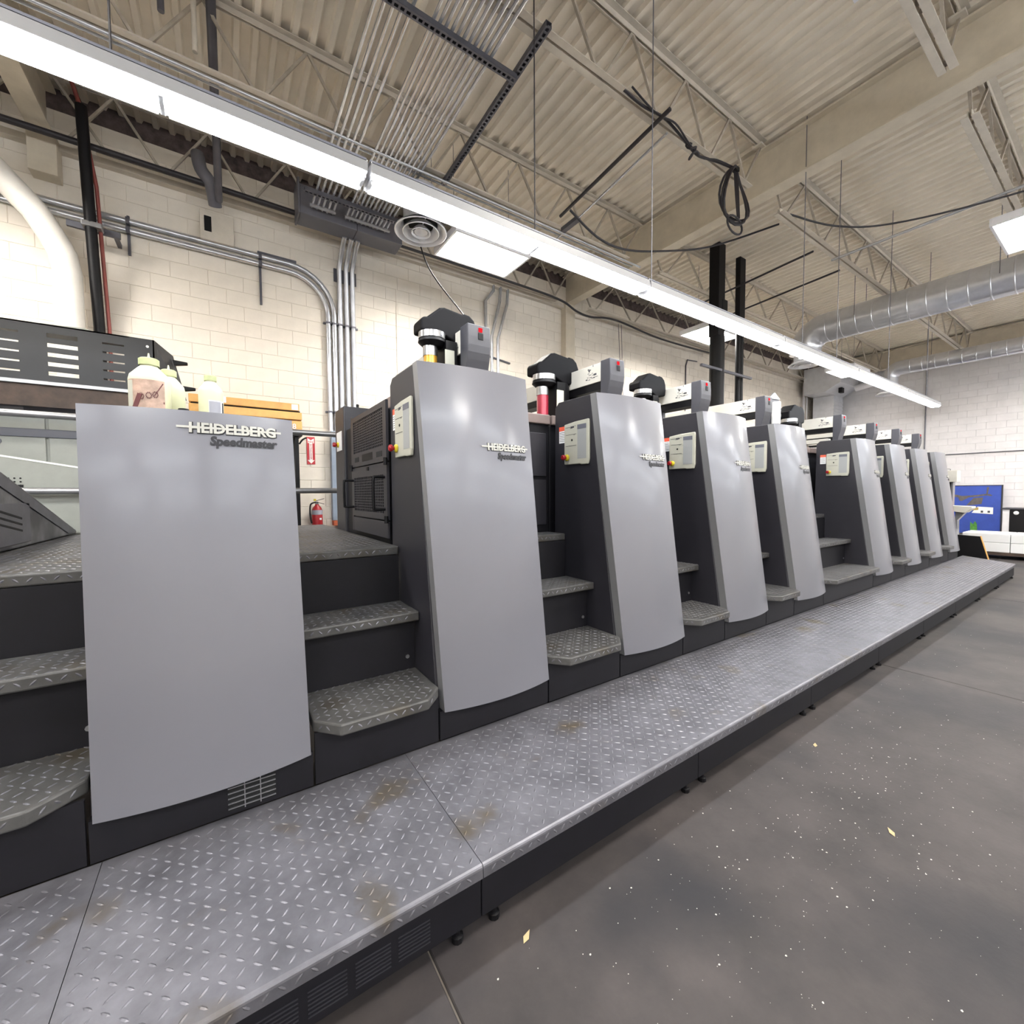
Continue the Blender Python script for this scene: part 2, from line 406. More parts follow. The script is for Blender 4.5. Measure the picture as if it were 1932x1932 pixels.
def strip_light(a, b, yc, z0, label, group=None, pan=False, rods=()):
    t = thing('strip_light', label, 'strip light', ((a+b)/2, yc, z0), group)
    hw = .082 if pan else .05; zt = z0-.026 if not pan else z0-.006
    if pan:
        obj('reflector_pan', MB().prism([(yc-hw, z0-.012), (yc-hw-.004, z0-.012), (yc-hw-.002, z0+.042), (yc-.05, z0+.062), (yc+.05, z0+.062), (yc+hw+.002, z0+.042), (yc+hw+.004, z0-.012), (yc+hw, z0-.012), (yc+hw-.004, z0+.036), (yc+.04, z0+.05), (yc-.04, z0+.05), (yc-hw+.004, z0+.036)], 'x', a, b), 'pan', t)
        obj('top_channel', MB().box(a, b, yc-.062, yc+.062, z0+.0625, z0+.074), 'lampg', t)
        for xx in (a, b-.004): obj('end_plate', MB().box(xx, xx+.004, yc-hw, yc+hw, z0-.012, z0+.05), 'lampw', t)
    else:
        obj('channel', MB().box(a, b, yc-.05, yc+.05, z0-.01, z0+.085), 'lampw', t, bevel=.002)
    L = (b-a)/2
    for k in range(2):
        for yy in (yc-.042, yc+.042) if pan else (yc-.052, yc+.052):
            obj('tube', MB().tube([(a+k*L+.02, yy, zt), (a+(k+1)*L-.02, yy, zt)], .036, 10), 'strip', t, smooth=True)
    for xx in (a+.004, a+L-.012, b-.024):
        obj('lamp_holder', MB().box(xx, xx+.02, yc-.06, yc+.06, z0-.036, z0+.02), 'lampw', t, bevel=.003)
    for xx in rods:
        obj('hanger_rod', MB().tube([(xx, yc, z0+.0735), (xx, yc, ZD)], .005, 5), 'cable' if xx < 2.5 else 'rod', t)
ln = ['leftmost, cut by the picture edge', 'second from the left picture edge', 'third from the left, over the tall near cover', 'fourth from the left, below the big beam', 'fifth, in front of the black posts', 'next to last at the far end', 'last one at the far end']
for i in range(len(seams)-1):
    strip_light(seams[i]+.010, seams[i+1]-.010, 2.57, 3.415, 'fluorescent strip light over the press: '+ln[i], None, True, [(), (-.35,), (1.95,), (3.27,), (6.3, 7.4), (9.6,), (11.9,)][i])
for yy, rn in ((-2.0, 'first'), (-4.2, 'second'), (-6.4, 'third')):  # unseen bare-tube rows, added to light the ceiling and cover fronts
    for i in range(-2, 6):
        strip_light(i*3.1+.3, i*3.1+2.7, yy, 4.1, 'added strip light outside the picture, %s row over the shop behind' % rn, 'added strip lights of the %s row outside the picture' % rn)

# ------------------------------------------------------------------ press: towers
ZN = 1.957
XB = [.958, 2.385, 3.773, 5.143, 7.548, 8.976, 10.319, 11.597]
YBOT, ZBOT, YTOP, ZTOP, SAG = 2.085, .420, 2.356, 2.365, .048
def cover_y(u, z, ztop=ZTOP):
    return YBOT+(YTOP-YBOT)*(z-ZBOT)/(ZTOP-ZBOT)-SAG*(1-(2*u-1)**2)
def cover_mb(x0b, x1b, x0t, x1t, ztop, nu=20, nv=10):
    mb = MB(); vs = []
    for j in range(nv+1):
        t = j/nv; z = ZBOT+(ztop-ZBOT)*t
        for i in range(nu+1):
            u = i/nu; xa = x0b+(x0t-x0b)*t; xb = x1b+(x1t-x1b)*t
            vs.append((xa+(xb-xa)*u, cover_y(u, z), z))
    w_ = nu+1
    fs = [(j*w_+i, j*w_+i+1, (j+1)*w_+i+1, (j+1)*w_+i) for j in range(nv) for i in range(nu)]
    mb.add(vs, fs); return mb
def flange_mb(x0b, x1b, x0t, x1t, ztop, d=.065):
    mb = MB()
    for (xb, xt, s) in ((x0b, x0t, 1), (x1b, x1t, -1)):
        yb, yt = cover_y(0, ZBOT)+.0006, cover_y(0, ztop)+.0006
        mb.add([(xb, yb, ZBOT), (xb, yb+d, ZBOT), (xt, yt+d, ztop), (xt, yt, ztop), (xb+s*.012, yb, ZBOT), (xb+s*.012, yb+d, ZBOT), (xt+s*.012, yt+d, ztop), (xt+s*.012, yt, ztop)],
               [(0, 1, 2, 3), (7, 6, 5, 4), (0, 4, 5, 1), (1, 5, 6, 2), (2, 6, 7, 3), (3, 7, 4, 0)])
    # top closing lip
    n = 16; v = []
    for i in range(n+1):
        u = i/n; x = x0t+(x1t-x0t)*u; y = cover_y(u, ztop)
        v += [(x, y, ztop), (x, cover_y(0, ztop)+d, ztop-.004)]
    mb.add(v, [(2*i, 2*i+2, 2*i+3, 2*i+1) for i in range(n)])
    v = []
    for i in range(n+1):
        u = i/n; x = x0b+(x1b-x0b)*u; y = cover_y(u, ZBOT)
        v += [(x, y, ZBOT), (x, cover_y(0, ZBOT)+d, ZBOT)]
    mb.add(v, [(2*i, 2*i+2, 2*i+3, 2*i+1) for i in range(n)])
    return mb
def logos(t, bx, lo, hi, mlo, zz=1.888):
    # cast brand lettering with its long middle bar, and the printed model name below, following the bowed cover
    def on(d):
        def f(x, z, e, x0, zb): 
            X = bx+x0+x; Z = zb+z; nr = abs(bx+.427) < .01; q = (Z-ZBOT)/((ZN if nr else ZTOP)-ZBOT)
            return (X, cover_y((x0+x+(.033 if nr else .022)*q)/(.722+(.019 if nr else .044)*q), Z)-d-e, Z)
        return f
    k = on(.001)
    obj('lettering_shadow', text_mb('HEIDELBERG', .058, .0012, .0050, 0, hi-lo-.034, lambda x, y, z: k(x, y, z, lo+.029, zz-.0225)), 'printed', t)  # larger dark copy behind the letters paints their shadow and outline
    g = on(.0045)
    mb = text_mb('HEIDELBERG', .058, .0025, .0022, 0, hi-lo-.04, lambda x, y, z: g(x, y, z, lo+.03, zz-.021))
    for (h, a, b) in ((.009, lo-.012, hi+.012),):
        n = 24; v = []
        for i in range(n+1):
            x = a+(b-a)*i/n
            for zc in (zz-h/2, zz+h/2): v.append(g(x, zc-zz, .0022, 0, zz))
        mb.add(v, [(2*i, 2*i+2, 2*i+3, 2*i+1) for i in range(n)])
    obj('cast_lettering', mb, 'letters', t, label='raised silver capital lettering with a bar through it')
    h = on(.004)
    obj('model_lettering', text_mb('Speedmaster', .052, .0006, .0024, .13, hi-mlo-.004, lambda x, y, z: h(x, y, z, mlo, zz-.072)), 'printed', t, label='dark bold italic lettering')
def tower(bx, xe, label):
    t = thing('press_tower', label, 'press tower', (bx, 2.1, 0), 'press towers in the row')
    d = .065; slope = (YTOP-YBOT)/(ZTOP-ZBOT)
    prof = [(2.152, .25), (YBOT+d, ZBOT-.01), (YTOP+d, ZTOP), (2.80, ZTOP), (2.845, ZTOP-.04), (2.862, .25)]
    obj('housing', MB().prism(prof, 'x', bx-.018, bx+.735), 'pdark', t, bevel=.006)
    obj('cover_panel', cover_mb(bx, bx+.722, bx-.022, bx+.744, ZTOP), 'pgrey', t, smooth=True, label='pale grey bowed front cover')
    obj('cover_flange', flange_mb(bx, bx+.722, bx-.022, bx+.744, ZTOP), 'flange', t)
    obj('plinth', MB().box(bx-.016, bx+.733, 2.112, 2.8, .257, .416), 'base', t)
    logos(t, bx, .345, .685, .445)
    # unit body behind
    obj('unit_body', MB().box(bx+.0, xe, 2.95, 4.15, .26, 2.20), 'base', t, bevel=.01)
    obj('top_ledge', MB().box(bx+.02, xe, 2.93, 3.1, 2.201, 2.285), 'ledge', t, bevel=.008)
    if xe > bx+.8:
        obj('inner_panel', MB().box(bx+.76, xe-.05, 2.925, 2.949, 1.75, 2.12), 'pdark', t, bevel=.004)
        obj('inner_panel', MB().box(bx+.76, xe-.05, 2.925, 2.949, 1.33, 1.72), 'pdark', t, bevel=.004)
        obj('grip', MB().tube([(bx+.9, 2.92, 1.84), (bx+.9, 2.9, 1.84), (bx+.9, 2.9, 1.98), (bx+.9, 2.92, 1.98)], .006, 6), 'steelm', t)
    # control box on the left cheek
    xs_ = bx-.0185; y0, y1, z0, z1 = 2.42, 2.705, 1.83, 2.175
    cb = obj('control_box', MB().prism([(y1, z0+.005), (y1, z1-.012), ((y0+y1)/2+.02, z1), (y0+.005, z1+.004), (y0, z1-.02), (y0, z0+.04), (y0+.012, z0), (y0+.09, z0), (y0+.1, z0+.005)], 'x', xs_-.020, xs_-.0005), 'cream', t, bevel=.006)
    obj('recess', MB().box(xs_-.0212, xs_-.019, y0+.026, y0+.125, z0+.045, z1-.03), 'creamd', cb, label='grey finger recess')
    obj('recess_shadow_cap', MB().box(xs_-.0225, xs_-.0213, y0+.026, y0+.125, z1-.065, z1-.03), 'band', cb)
    pr = MB()
    for (a, b, z) in ((.20, .27, 2.135), (.18, .215, 2.125), (.145, .16, 2.14), (.14, .265, 2.075), (.14, .265, 1.985), (.155, .17, 2.07)):
        pr.box(xs_-.0212, xs_-.0202, y0+a, y0+b, z-.0015, z+.0015)
    pr.box(xs_-.0212, xs_-.0202, y0+.165, y0+.205, 2.127, 2.14)
    obj('printed_marks', pr, 'ink', cb, kind='stuff')
    obj('key_hole', MB().lathe([(.009, -.0225), (.009, -.0202)], (xs_, y0+.19, 2.03), 10, 'x', True), 'hole', cb)
    obj('emergency_collar', MB().lathe([(.026, -.021), (.026, -.031), (.019, -.036)], (xs_, y0+.245, 1.892), 16, 'x', True), 'yellow', cb, smooth=True)
    obj('emergency_button', MB().lathe([(.012, -.036), (.012, -.048), (.021, -.05), (.022, -.064), (.015, -.071)], (xs_, y0+.252, 1.893), 16, 'x', True), 'red', cb, smooth=True)
    wl = obj('warning_label', MB().box(xs_-.0015, xs_-.0004, 2.716, 2.79, 2.02, 2.155), 'labelw', t)
    obj('red_heading', MB().box(xs_-.0022, xs_-.0016, 2.716, 2.79, 2.12, 2.155), 'orange', wl)
    pr = MB()
    for k in range(6): pr.box(xs_-.0021, xs_-.0016, 2.722, 2.784, 2.034+k*.014, 2.038+k*.014)
    obj('text_lines', pr, 'ink', wl)
    return t
tl = ['tallest-looking press tower with the red and yellow stop button, right of the broad low one',
      'press tower with a dent near its top left corner, third counting from the near end',
      'press tower fourth counting from the near end, thin highlight down its top',
      'press tower fifth counting from the near end, left of the wide stair gap',
      'press tower right of the wide stair gap, whole dark side with control box showing',
      'press tower second after the wide stair gap', 'press tower third after the wide stair gap',
      'last press tower at the far end beside the blue display']
for k in range(8): tower(XB[k], (XB[k+1] if k < 7 else XB[k]+.76)-.003, tl[k])
# near broad low tower
bx = -.427; ZN = 1.957
t = thing('delivery_tower', 'broad low pale grey press cover nearest the camera, bottles on top', 'press tower', (bx, 2.1, 0), 'press towers in the row')
yt = cover_y(0, ZN)
obj('housing', MB().prism([(2.152, .25), (YBOT+.065, ZBOT-.01), (yt+.065, ZN), (2.80, ZN), (2.845, ZN-.04), (2.862, .25)], 'x', bx-.018, bx+.715), 'pdark', t, bevel=.006)
obj('cover_panel', cover_mb(bx, bx+.722, bx-.033, bx+.708, ZN), 'pgrey', t, smooth=True, label='pale grey bowed front cover')
obj('cover_flange', flange_mb(bx, bx+.722, bx-.033, bx+.708, ZN), 'flange', t)
pl = obj('plinth', MB().box(bx-.016, bx+.733, 2.112, 2.8, .257, .416), 'base', t)
gr = obj('vent_grille', MB().box(bx+.405, bx+.58, 2.1085, 2.1115, .275, .40), 'hole', t, label='dark grille with thin pale bars')
for k in range(6): 
    o = obj('vent_bar', MB().box(bx+.405, bx+.58, 2.103, 2.108, .285+k*.022, .289+k*.022), 'steelm', gr)
for k in (1, 2): obj('vent_bar', MB().box(bx+.405+k*.058, bx+.409+k*.058, 2.1035, 2.1085, .275, .41), 'steelm', gr)
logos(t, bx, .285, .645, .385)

# ------------------------------------------------------------------ steps between towers
TH = .055
def steps(x0, x1, label, deep=False, left_open=False):
    t = thing('stair_steps', label, 'steps', ((x0+x1)/2, 2.3, .25), 'steps between the towers')
    a = .10
    p1 = [(x0, 2.45), (x0, 2.13), (x0+a, 2.012), (x1-a, 2.012), (x1, 2.115), (x1, 2.45)]
    if left_open: p1 = [(x0, 2.45), (x0, 2.04), (x1-.13, 2.05), (x1, 2.16), (x1, 2.45)]
    fr = [(p1[i], p1[i+1]) for i in range(1, len(p1)-2)]
    checker_tread('tread', p1, .555, TH, t, fr)
    p2 = [(x0, 2.70), (x0, 2.375), (x1, 2.375), (x1, 2.70)]
    checker_tread('tread', p2, .912, TH, t, [(p2[1], p2[2])])
    yb = 5.25 if deep else 2.95
    p3 = [(x0-(0 if not deep else .0), yb), (x0, 2.715), (x1, 2.715), (x1, yb)]
    checker_tread('landing' if deep else 'tread', p3, 1.265, TH, t, [(p3[1], p3[2])])
    obj('riser', MB().box(x0+.004, x1-.004, 2.113, 2.13, .257, .499), 'base', t)
    obj('riser', MB().box(x0+.004, x1-.004, 2.45, 2.47, .45, .856), 'base', t)
    obj('riser', MB().box(x0+.004, x1-.004, 2.71, 2.73, .80, 1.209), 'base', t)
    bl = obj('bolt', MB().lathe([(.012, 0), (.012, -.006)], (x1-.05, 2.45, .63), 8, 'y', True), 'steelm', t)
    return t
steps(.312, .936, 'three dark checker-plate steps up to a landing, right of the broad low tower', deep=True)
sl = ['checker-plate steps between the second and third towers', 'checker-plate steps between the third and fourth towers', 'checker-plate steps between the fourth and fifth towers']
for k in range(3): steps(XB[k]+.74, XB[k+1]-.021, sl[k])
steps(XB[3]+.74, XB[4]-.021, 'wide checker-plate steps in the wide gap before the sixth tower')
for k in range(4, 7): steps(XB[k]+.74, XB[k+1]-.021, 'checker-plate steps in the %s gap after the wide stair gap' % ['first', 'second', 'third'][k-4])
steps(-2.1, -.448, 'checker-plate steps with a rounded lowest tread at the left edge of the picture', deep=True, left_open=True)

# ------------------------------------------------------------------ foot platform
ZP = .2546
t = thing('foot_platform', 'long low checker-plate walkway along the whole front of the press', 'platform', (4, 1.7, 0))
ends = [-2.4, -.41, .742, 5.9, 12.0]
for i in range(4):
    a, b = ends[i]+.0013, ends[i+1]-.0013
    p = [(a, 2.108), (a, 1.303), (b, 1.303), (b if i < 3 else 12.75, 2.108)]
    nose = [(1.303, ZP-.05), (1.303, ZP-.014), (1.3045, ZP-.008), (1.308, ZP-.003), (1.315, ZP)]
    pr = nose+[(2.108, ZP), (2.108, ZP-.006), (1.32, ZP-.006), (1.309, ZP-.014), (1.309, ZP-.05)]
    mb = MB()
    n = len(pr); xb = [(b if i < 3 else b+.75*(q[0]-1.303)/.805) for q in pr]
    mb.add([(a, q[0], q[1]) for q in pr]+[(xb[k], q[0], q[1]) for k, q in enumerate(pr)], [tuple(range(n))[::-1], tuple(range(n, 2*n))]+[(k, (k+1) % n, n+(k+1) % n, n+k) for k in range(n)])
    d = obj('deck_plate', mb, 'plate', t)
    mb = lugs_top([(q[0], q[1]+(.016 if q[1] < 1.4 else -.004)) for q in p], ZP)
    lugs_front(mb, (a, 1.303), (b, 1.303), ZP-.052, ZP-.004)
    obj('raised_lugs', mb, 'lug', d, kind='stuff')
fx = [-2.4, -.41, .742, 2.1, 3.5, 4.9, 6.3, 7.7, 9.1, 10.5, 11.97]
for i in range(len(fx)-1):
    a, b = fx[i]+.002, fx[i+1]-.002
    f = obj('fascia_panel', MB().box(a, b, 1.318, 1.34, .045, ZP-.051), 'base', t, bevel=.002, seg=1)
    if i < 2:
        sl_ = MB()
        for g in range(6):
            xa = b-.2-g*.135
            for k in range(7): sl_.box(xa-.11, xa, 1.3155, 1.3178, .075+k*.013, .079+k*.013)
        obj('vent_slots', sl_, 'pdark', f)
    for xx in (a+.06, b-.09):
        obj('levelling_foot', MB().lathe([(.022, 0), (.022, .02), (.01, .024), (.01, .06)], (xx, 1.335, 0), 10, 'z', True), 'black', t)
obj('end_panel', MB().add([(11.965, 1.318, .045), (12.70, 2.1, .045), (12.70, 2.1, ZP-.051), (11.965, 1.318, ZP-.051), (11.945, 1.34, .045), (12.68, 2.12, .045), (12.68, 2.12, ZP-.051), (11.945, 1.34, ZP-.051)],
    [(0, 1, 2, 3), (7, 6, 5, 4), (0, 4, 5, 1), (3, 2, 6, 7), (0, 3, 7, 4), (1, 5, 6, 2)]), 'pdark', t)

# ------------------------------------------------------------------ overhead inking crossbars
RX, CY = .497, 2.706
def crossbar(bx, label):
    x0 = bx+RX; x1 = x0+.185
    t = thing('crossbar', label, 'crossbar', (x0, CY, 2.3), 'crossbars above the towers')
    prof = [(CY, 2.806), (CY-.006, 2.72), (CY-.007, 2.66), (CY-.003, 2.61), (CY+.008, 2.56), (CY+.022, 2.51), (CY+.036, 2.46), (CY+.045, 2.41), (CY+.048, 2.30), (CY+.115, 2.30), (CY+.115, 2.806)]
    c = obj('end_cap', MB().prism(prof, 'x', x0, x1), 'cap', t, bevel=.006)
    obj('red_button', MB().box(x0+.088, x0+.118, CY-.008, CY-.001, 2.755, 2.785), 'redled', c, bevel=.002)
    obj('switch', MB().box(x0+.082, x0+.124, CY-.010, CY-.0055, 2.70, 2.748), 'black', c, bevel=.003)
    bm = obj('beam', MB().box(x0+.008, x1-.008, CY+.116, 4.25, 2.625, 2.795), 'white', t, bevel=.004, label='white enamel beam with a fine printed notice')
    pr = MB(); rr = random.Random(3)
    for (dy, dz, wd, hh) in ((.10, .145, .006, .01), (.16, .128, .02, .004), (.145, .118, .03, .005), (.15, .105, .014, .008), (.16, .09, .02, .003), (.11, .085, .012, .003), (.14, .075, .03, .003),
                             (.10, .068, .02, .003), (.075, .062, .03, .010), (.17, .055, .016, .003), (.13, .05, .03, .003), (.185, .035, .02, .006), (.15, .032, .02, .003), (.07, .045, .05, .0025), (.10, .04, .04, .0025)):
        yc = CY+.116+dy; pr.box(x0+.0066, x0+.0078, yc-wd*.6, yc+wd*.6, 2.632+dz, 2.632+dz+hh*1.7)
    obj('printed_notice', pr, 'ink', bm)
    obj('under_rail', MB().box(x0+.02, x1-.02, CY+.116, 4.25, 2.555, 2.624), 'black', t)
    for yy in (3.22, 4.1): obj('support_post', MB().box(x0+.05, x0+.10, yy, yy+.09, 2.287, 2.554), 'cap', t, bevel=.004)
    obj('lower_rail', MB().box(x0+.06, x1-.01, CY+.2, 4.2, 2.39, 2.46), 'white', t, bevel=.004)
    return t
for k in range(8):
    crossbar(XB[k], 'white crossbar with grey end cap above the '+['tall tower beside the broad low one', 'third tower from the near end', 'fourth tower from the near end', 'fifth tower, left of the wide stair gap',
             'tower right of the wide stair gap', 'second tower after the wide stair gap', 'third tower after the wide stair gap', 'last far tower'][k])

# ------------------------------------------------------------------ ink dispensers riding on the crossbars
def dispenser(x0, y, z0, s, tube, label, tag_red=True):
    t = thing('ink_dispenser', label, 'ink dispenser', (x0, y, z0), 'ink dispensers on the press')
    X = lambda u: x0+u*s
    zl = 2.292-z0
    Z = lambda u: z0+u*s
    hp = [(0, .0), (0, .075), (.02, .10), (.05, .105), (.15, .19), (.19, .2), (.34, .182), (.355, .19), (.40, .185), (.44, .155), (.465, .10), (.47, .04), (.46, -.03), (.30, -.06), (.19, -.01)]
    obj('hood', MB().prism([(X(a), Z(b)) for a, b in hp], 'y', y-.07*s, y+.09*s), 'hoodb', t, bevel=.02, seg=3, label='black moulded hood')
    obj('collar', MB().lathe([(.085*s, .0), (.1*s, .0), (.1*s, -.045*s), (.09*s, -.05*s)], (X(.10), y-.03, z0-.002), 24, 'z', True), 'alu', t, smooth=True)
    obj('collar_base', MB().lathe([(.098*s, -.05*s), (.103*s, -.07*s), (.07*s, -.1*s)], (X(.10), y-.03, z0-.002), 24, 'z', True), 'black', t, smooth=True)
    obj('tube', MB().lathe([(.05*s, -.17*s), (.05*s, max(-.50*s, zl))], (X(.085), y-.03, z0), 20, 'z', True), tube, t, smooth=True, label='coloured ink tube')
    obj('tube_sleeve', MB().lathe([(.055*s, -.09*s), (.055*s, -.172*s)], (X(.085), y-.03, z0), 20, 'z', True), 'alu', t, smooth=True)
    obj('canister', MB().lathe([(.10*s, -.05), (.11*s, -.08), (.11*s, max(-.40*s, zl+.05)), (.09*s, max(-.47*s, zl))], (X(.28), y+.02, z0), 24, 'z', True), 'hoodb', t, smooth=True)
    pl = obj('scale_plate', MB().box(X(.16), X(.235), y-.128*s, y-.122*s, z0+max(-.42*s, zl+.01), Z(-.13)), 'cream', t)
    obj('red_mark', MB().box(X(.205), X(.23), y-.130*s, y-.1281*s, Z(-.27), Z(-.24)), 'red', pl)
    obj('bracket', MB().box(X(.17), X(.26), y-.121*s, y+.02, z0+max(-.43*s, zl), Z(-.06)), 'black', t)
    return t
dispenser(1.195, 2.98, 2.77, .98, 'gold', 'black-hooded ink dispenser with a gold tube on the nearest tall tower')
dispenser(2.47, 3.30, 2.73, 1.12, 'redm', 'black-hooded ink dispenser with a crimson tube between second and third towers')
dispenser(3.80, 3.2, 2.74, .98, 'alu', 'black-hooded ink dispenser with a silver tube behind the third tower')
dispenser(7.26, 3.2, 2.74, 1.15, 'alu', 'black-hooded ink dispenser over the wide stair gap')
t = thing('tag_holder', 'white clipboard-like holder with pointed top beside the fifth crossbar', 'holder', (6.4, 2.95, 2.5))
obj('back_board', MB().prism([(6.25, 2.50), (6.25, 2.885), (6.405, 2.985), (6.56, 2.90), (6.535, 2.5)], 'y', 2.95, 2.965), 'cap', t, bevel=.004)
obj('white_roll', MB().lathe([(.055, 0), (.055, .30)], (6.36, 2.90, 2.54), 16, 'z', True), 'signw', t, smooth=True)
obj('pointed_top', MB().prism([(6.265, 2.89), (6.405, 2.98), (6.545, 2.905)], 'y', 2.935, 2.9495), 'signw', t)
obj('clamp', MB().box(6.53, 6.56, 2.92, 2.949, 2.66, 2.70).box(6.53, 6.56, 2.92, 2.949, 2.74, 2.78), 'black', t)
obj('stem', MB().tube([(6.4, 2.957, 2.5), (6.4, 2.957, 2.2865)], .012, 8), 'steelm', t)

# ------------------------------------------------------------------ guard door on the nearest tall tower, drive-side cheek, rails
xg = .939
t = thing('guard_door', 'dark guard door with two square-mesh grilles above the landing', 'guard door', (xg, 3.3, 1.3))
def guard_leaf(nm, y0, y1, z0a, z1a, z1b, gy0, gy1, gz0, gz1):
    # frame plate with a rectangular mesh opening
    leaf = MB(); X0, X1 = xg-.022, xg-.004
    leaf.box(X0, X1, y0, gy0, z0a, z1a).box(X0, X1, gy1, y1, z0a, z1a).box(X0, X1, gy0, gy1, z0a, gz0).box(X0, X1, gy0, gy1, gz1, z1a)
    lf = obj(nm, leaf, 'pdark', t)
    obj('dark_back', MB().box(X1-.002, X1+.0005, gy0, gy1, gz0, gz1), 'hole', lf)
    n1, n2 = int((gy1-gy0)/.038), int((gz1-gz0)/.0195)
    g = MB()
    for i in range(1, n1): g.box(X0+.002, X0+.006, gy0+(gy1-gy0)*i/n1-.006, gy0+(gy1-gy0)*i/n1+.006, gz0, gz1)
    for j in range(1, n2): g.box(X0+.0025, X0+.0065, gy0, gy1, gz0+(gz1-gz0)*j/n2-.003, gz0+(gz1-gz0)*j/n2+.003)
    obj('mesh_grille', g, 'pdark', lf)
    return lf
up = guard_leaf('upper_leaf', 2.875, 3.79, 1.83, 2.24, 2.24, 2.95, 3.74, 1.94, 2.20)
lo = guard_leaf('lower_leaf', 2.875, 3.79, 1.425, 1.82, 1.82, 2.95, 3.74, 1.47, 1.74)
obj('kick_panel', MB().box(xg-.02, xg-.004, 2.875, 3.79, 1.30, 1.415), 'pdark', t, bevel=.003)
obj('small_window', MB().box(xg-.024, xg-.022, 2.97, 3.10, 1.868, 1.905), 'hole', up); obj('small_window', MB().box(xg-.024, xg-.022, 3.58, 3.70, 1.868, 1.905), 'hole', up)
obj('name_plate', MB().box(xg-.0235, xg-.022, 3.2, 3.48, 1.86, 1.915), 'black', up)
obj('lock', MB().box(xg-.03, xg-.022, 3.3, 3.34, 1.785, 1.81), 'black', lo)
for yy in (2.92, 3.76):
    obj('handle', MB().tube(curve([(xg-.02, yy, 1.72), (xg-.085, yy, 1.72), (xg-.1, yy, 1.70), (xg-.1, yy, 1.52), (xg-.085, yy, 1.50), (xg-.02, yy, 1.50)], 3), .010, 8), 'black', t, smooth=True)
for yy, zz in ((2.873, 1.825), (2.873, 1.43), (3.80, 1.825)): obj('hinge', MB().tube([(xg-.03, yy, zz-.025), (xg-.03, yy, zz+.025)], .014, 8), 'black', t)
obj('door_post', MB().box(xg-.018, xg-.0025, 3.80, 3.835, 1.3, 2.26), 'pdark', t)
t = thing('drive_cheek', 'dark end cheek at the far side of the landing with small stop button', 'cabinet', (1.0, 4.0, .3))
obj('body', MB().box(.936, 1.6, 4.16, 4.52, .3, 2.42), 'pdark', t, bevel=.01)
pb = obj('button_plate', MB().box(.931, .9355, 4.24, 4.44, 2.02, 2.2), 'labelw', t, bevel=.001)
obj('emergency_collar', MB().lathe([(.025, -.001), (.025, -.014)], (.93, 4.36, 2.08), 12, 'x', True), 'yellow', pb)
obj('emergency_button', MB().lathe([(.012, -.014), (.024, -.03), (.02, -.05)], (.93, 4.37, 2.08), 12, 'x', True), 'red', pb)
obj('signal_knob', MB().lathe([(.014, 0), (.014, .05), (.008, .055)], (1.1, 4.3, 2.42), 10, 'z', True), 'black', t)
t = thing('guard_rail', 'two horizontal grey steel guard rail tubes behind the landing', 'rail', (.3, 5.2, 1.27))
for zz in (2.30, 1.65): obj('rail_tube', MB().tube([(-2.3, 5.3, zz), (1.35, 5.3, zz)], .03, 12), 'steelm', t, smooth=True)
for xx in (-.3, 1.3): obj('rail_post', MB().tube([(xx, 5.3, 0), (xx, 5.3, 2.33)], .024, 10), 'steelm', t, smooth=True)

# ------------------------------------------------------------------ left machine behind the steps
t = thing('delivery_cover', 'worn dark sloping machine cover at the left picture edge, over the steps', 'machine cover', (-1.1, 4, 1.27))
obj('cover', MB().prism([(5.36, 1.272), (5.36, 1.30), (3.82, 1.765), (2.95, 2.02), (2.95, 1.272)], 'x', -2.4, -1.105), 'worn', t, bevel=.01)
obj('trim_strip', MB().add([(-1.103, 5.3, 1.295), (-1.103, 3.0, 1.985), (-1.103, 3.0, 1.90), (-1.103, 5.1, 1.29), (-1.098, 5.3, 1.295), (-1.098, 3.0, 1.985), (-1.098, 3.0, 1.90), (-1.098, 5.1, 1.29)],
    [(0, 1, 2, 3), (7, 6, 5, 4), (0, 4, 5, 1), (1, 5, 6, 2), (2, 6, 7, 3), (3, 7, 4, 0)]), 'strut', t)
obj('side_hatch', MB().box(-1.1045, -1.098, 3.2, 4.25, 1.30, 1.56), 'strut', t, bevel=.003)
hs = MB()
for k in range(3): hs.bar((-1.0975, 3.75-.0*k, 1.52-.04*k), (-1.0975, 4.1, 1.46-.04*k), .004, .012)
obj('hatch_slots', hs, 'hole', t)
t = thing('control_cabinet', 'grey-green metal cabinet with doors behind the left guard rails', 'cabinet', (-1.6, 5.6, 0))
obj('body', MB().box(-2.9, -.62, 5.62, 6.3, .0, 2.38), 'greycab', t, bevel=.01)
for a, b in ((-2.88, -1.325), (-1.305, -.64)):
    obj('door', MB().box(a, b, 5.60, 5.619, 1.3, 2.33), 'greycab', t, bevel=.006)
obj('top_band', MB().box(-2.9, -.62, 5.595, 5.619, 2.345, 2.41), 'band', t)
obj('handle_band', MB().box(-2.88, -.64, 5.585, 5.5995, 2.135, 2.21), 'band', t, bevel=.006)
obj('name_strip', MB().box(-2.4, -1.45, 5.588, 5.594, 2.36, 2.395), 'labelg', t)
obj('lock_disc', MB().lathe([(.028, 0), (.028, -.008)], (-1.62, 5.60, 2.09), 14, 'y', True), 'band', t)
obj('plinth_band', MB().box(-2.88, -.64, 5.58, 5.599, 1.44, 1.52), 'band', t)
t = thing('sloped_guard', 'pale sheet guard with a sloping bright top edge behind the lower rail', 'guard', (-1.4, 5.4, 1.2))
obj('sheet', MB().prism([(-2.3, 1.27), (-2.3, 2.08), (-1.0, 1.84), (-1.0, 1.27)], 'y', 5.40, 5.41), 'greycab', t)
obj('top_edge', MB().prism([(-2.3, 2.08), (-2.3, 2.096), (-1.0, 1.856), (-1.0, 1.84)], 'y', 5.392, 5.415), 'signw', t)
dots = MB()
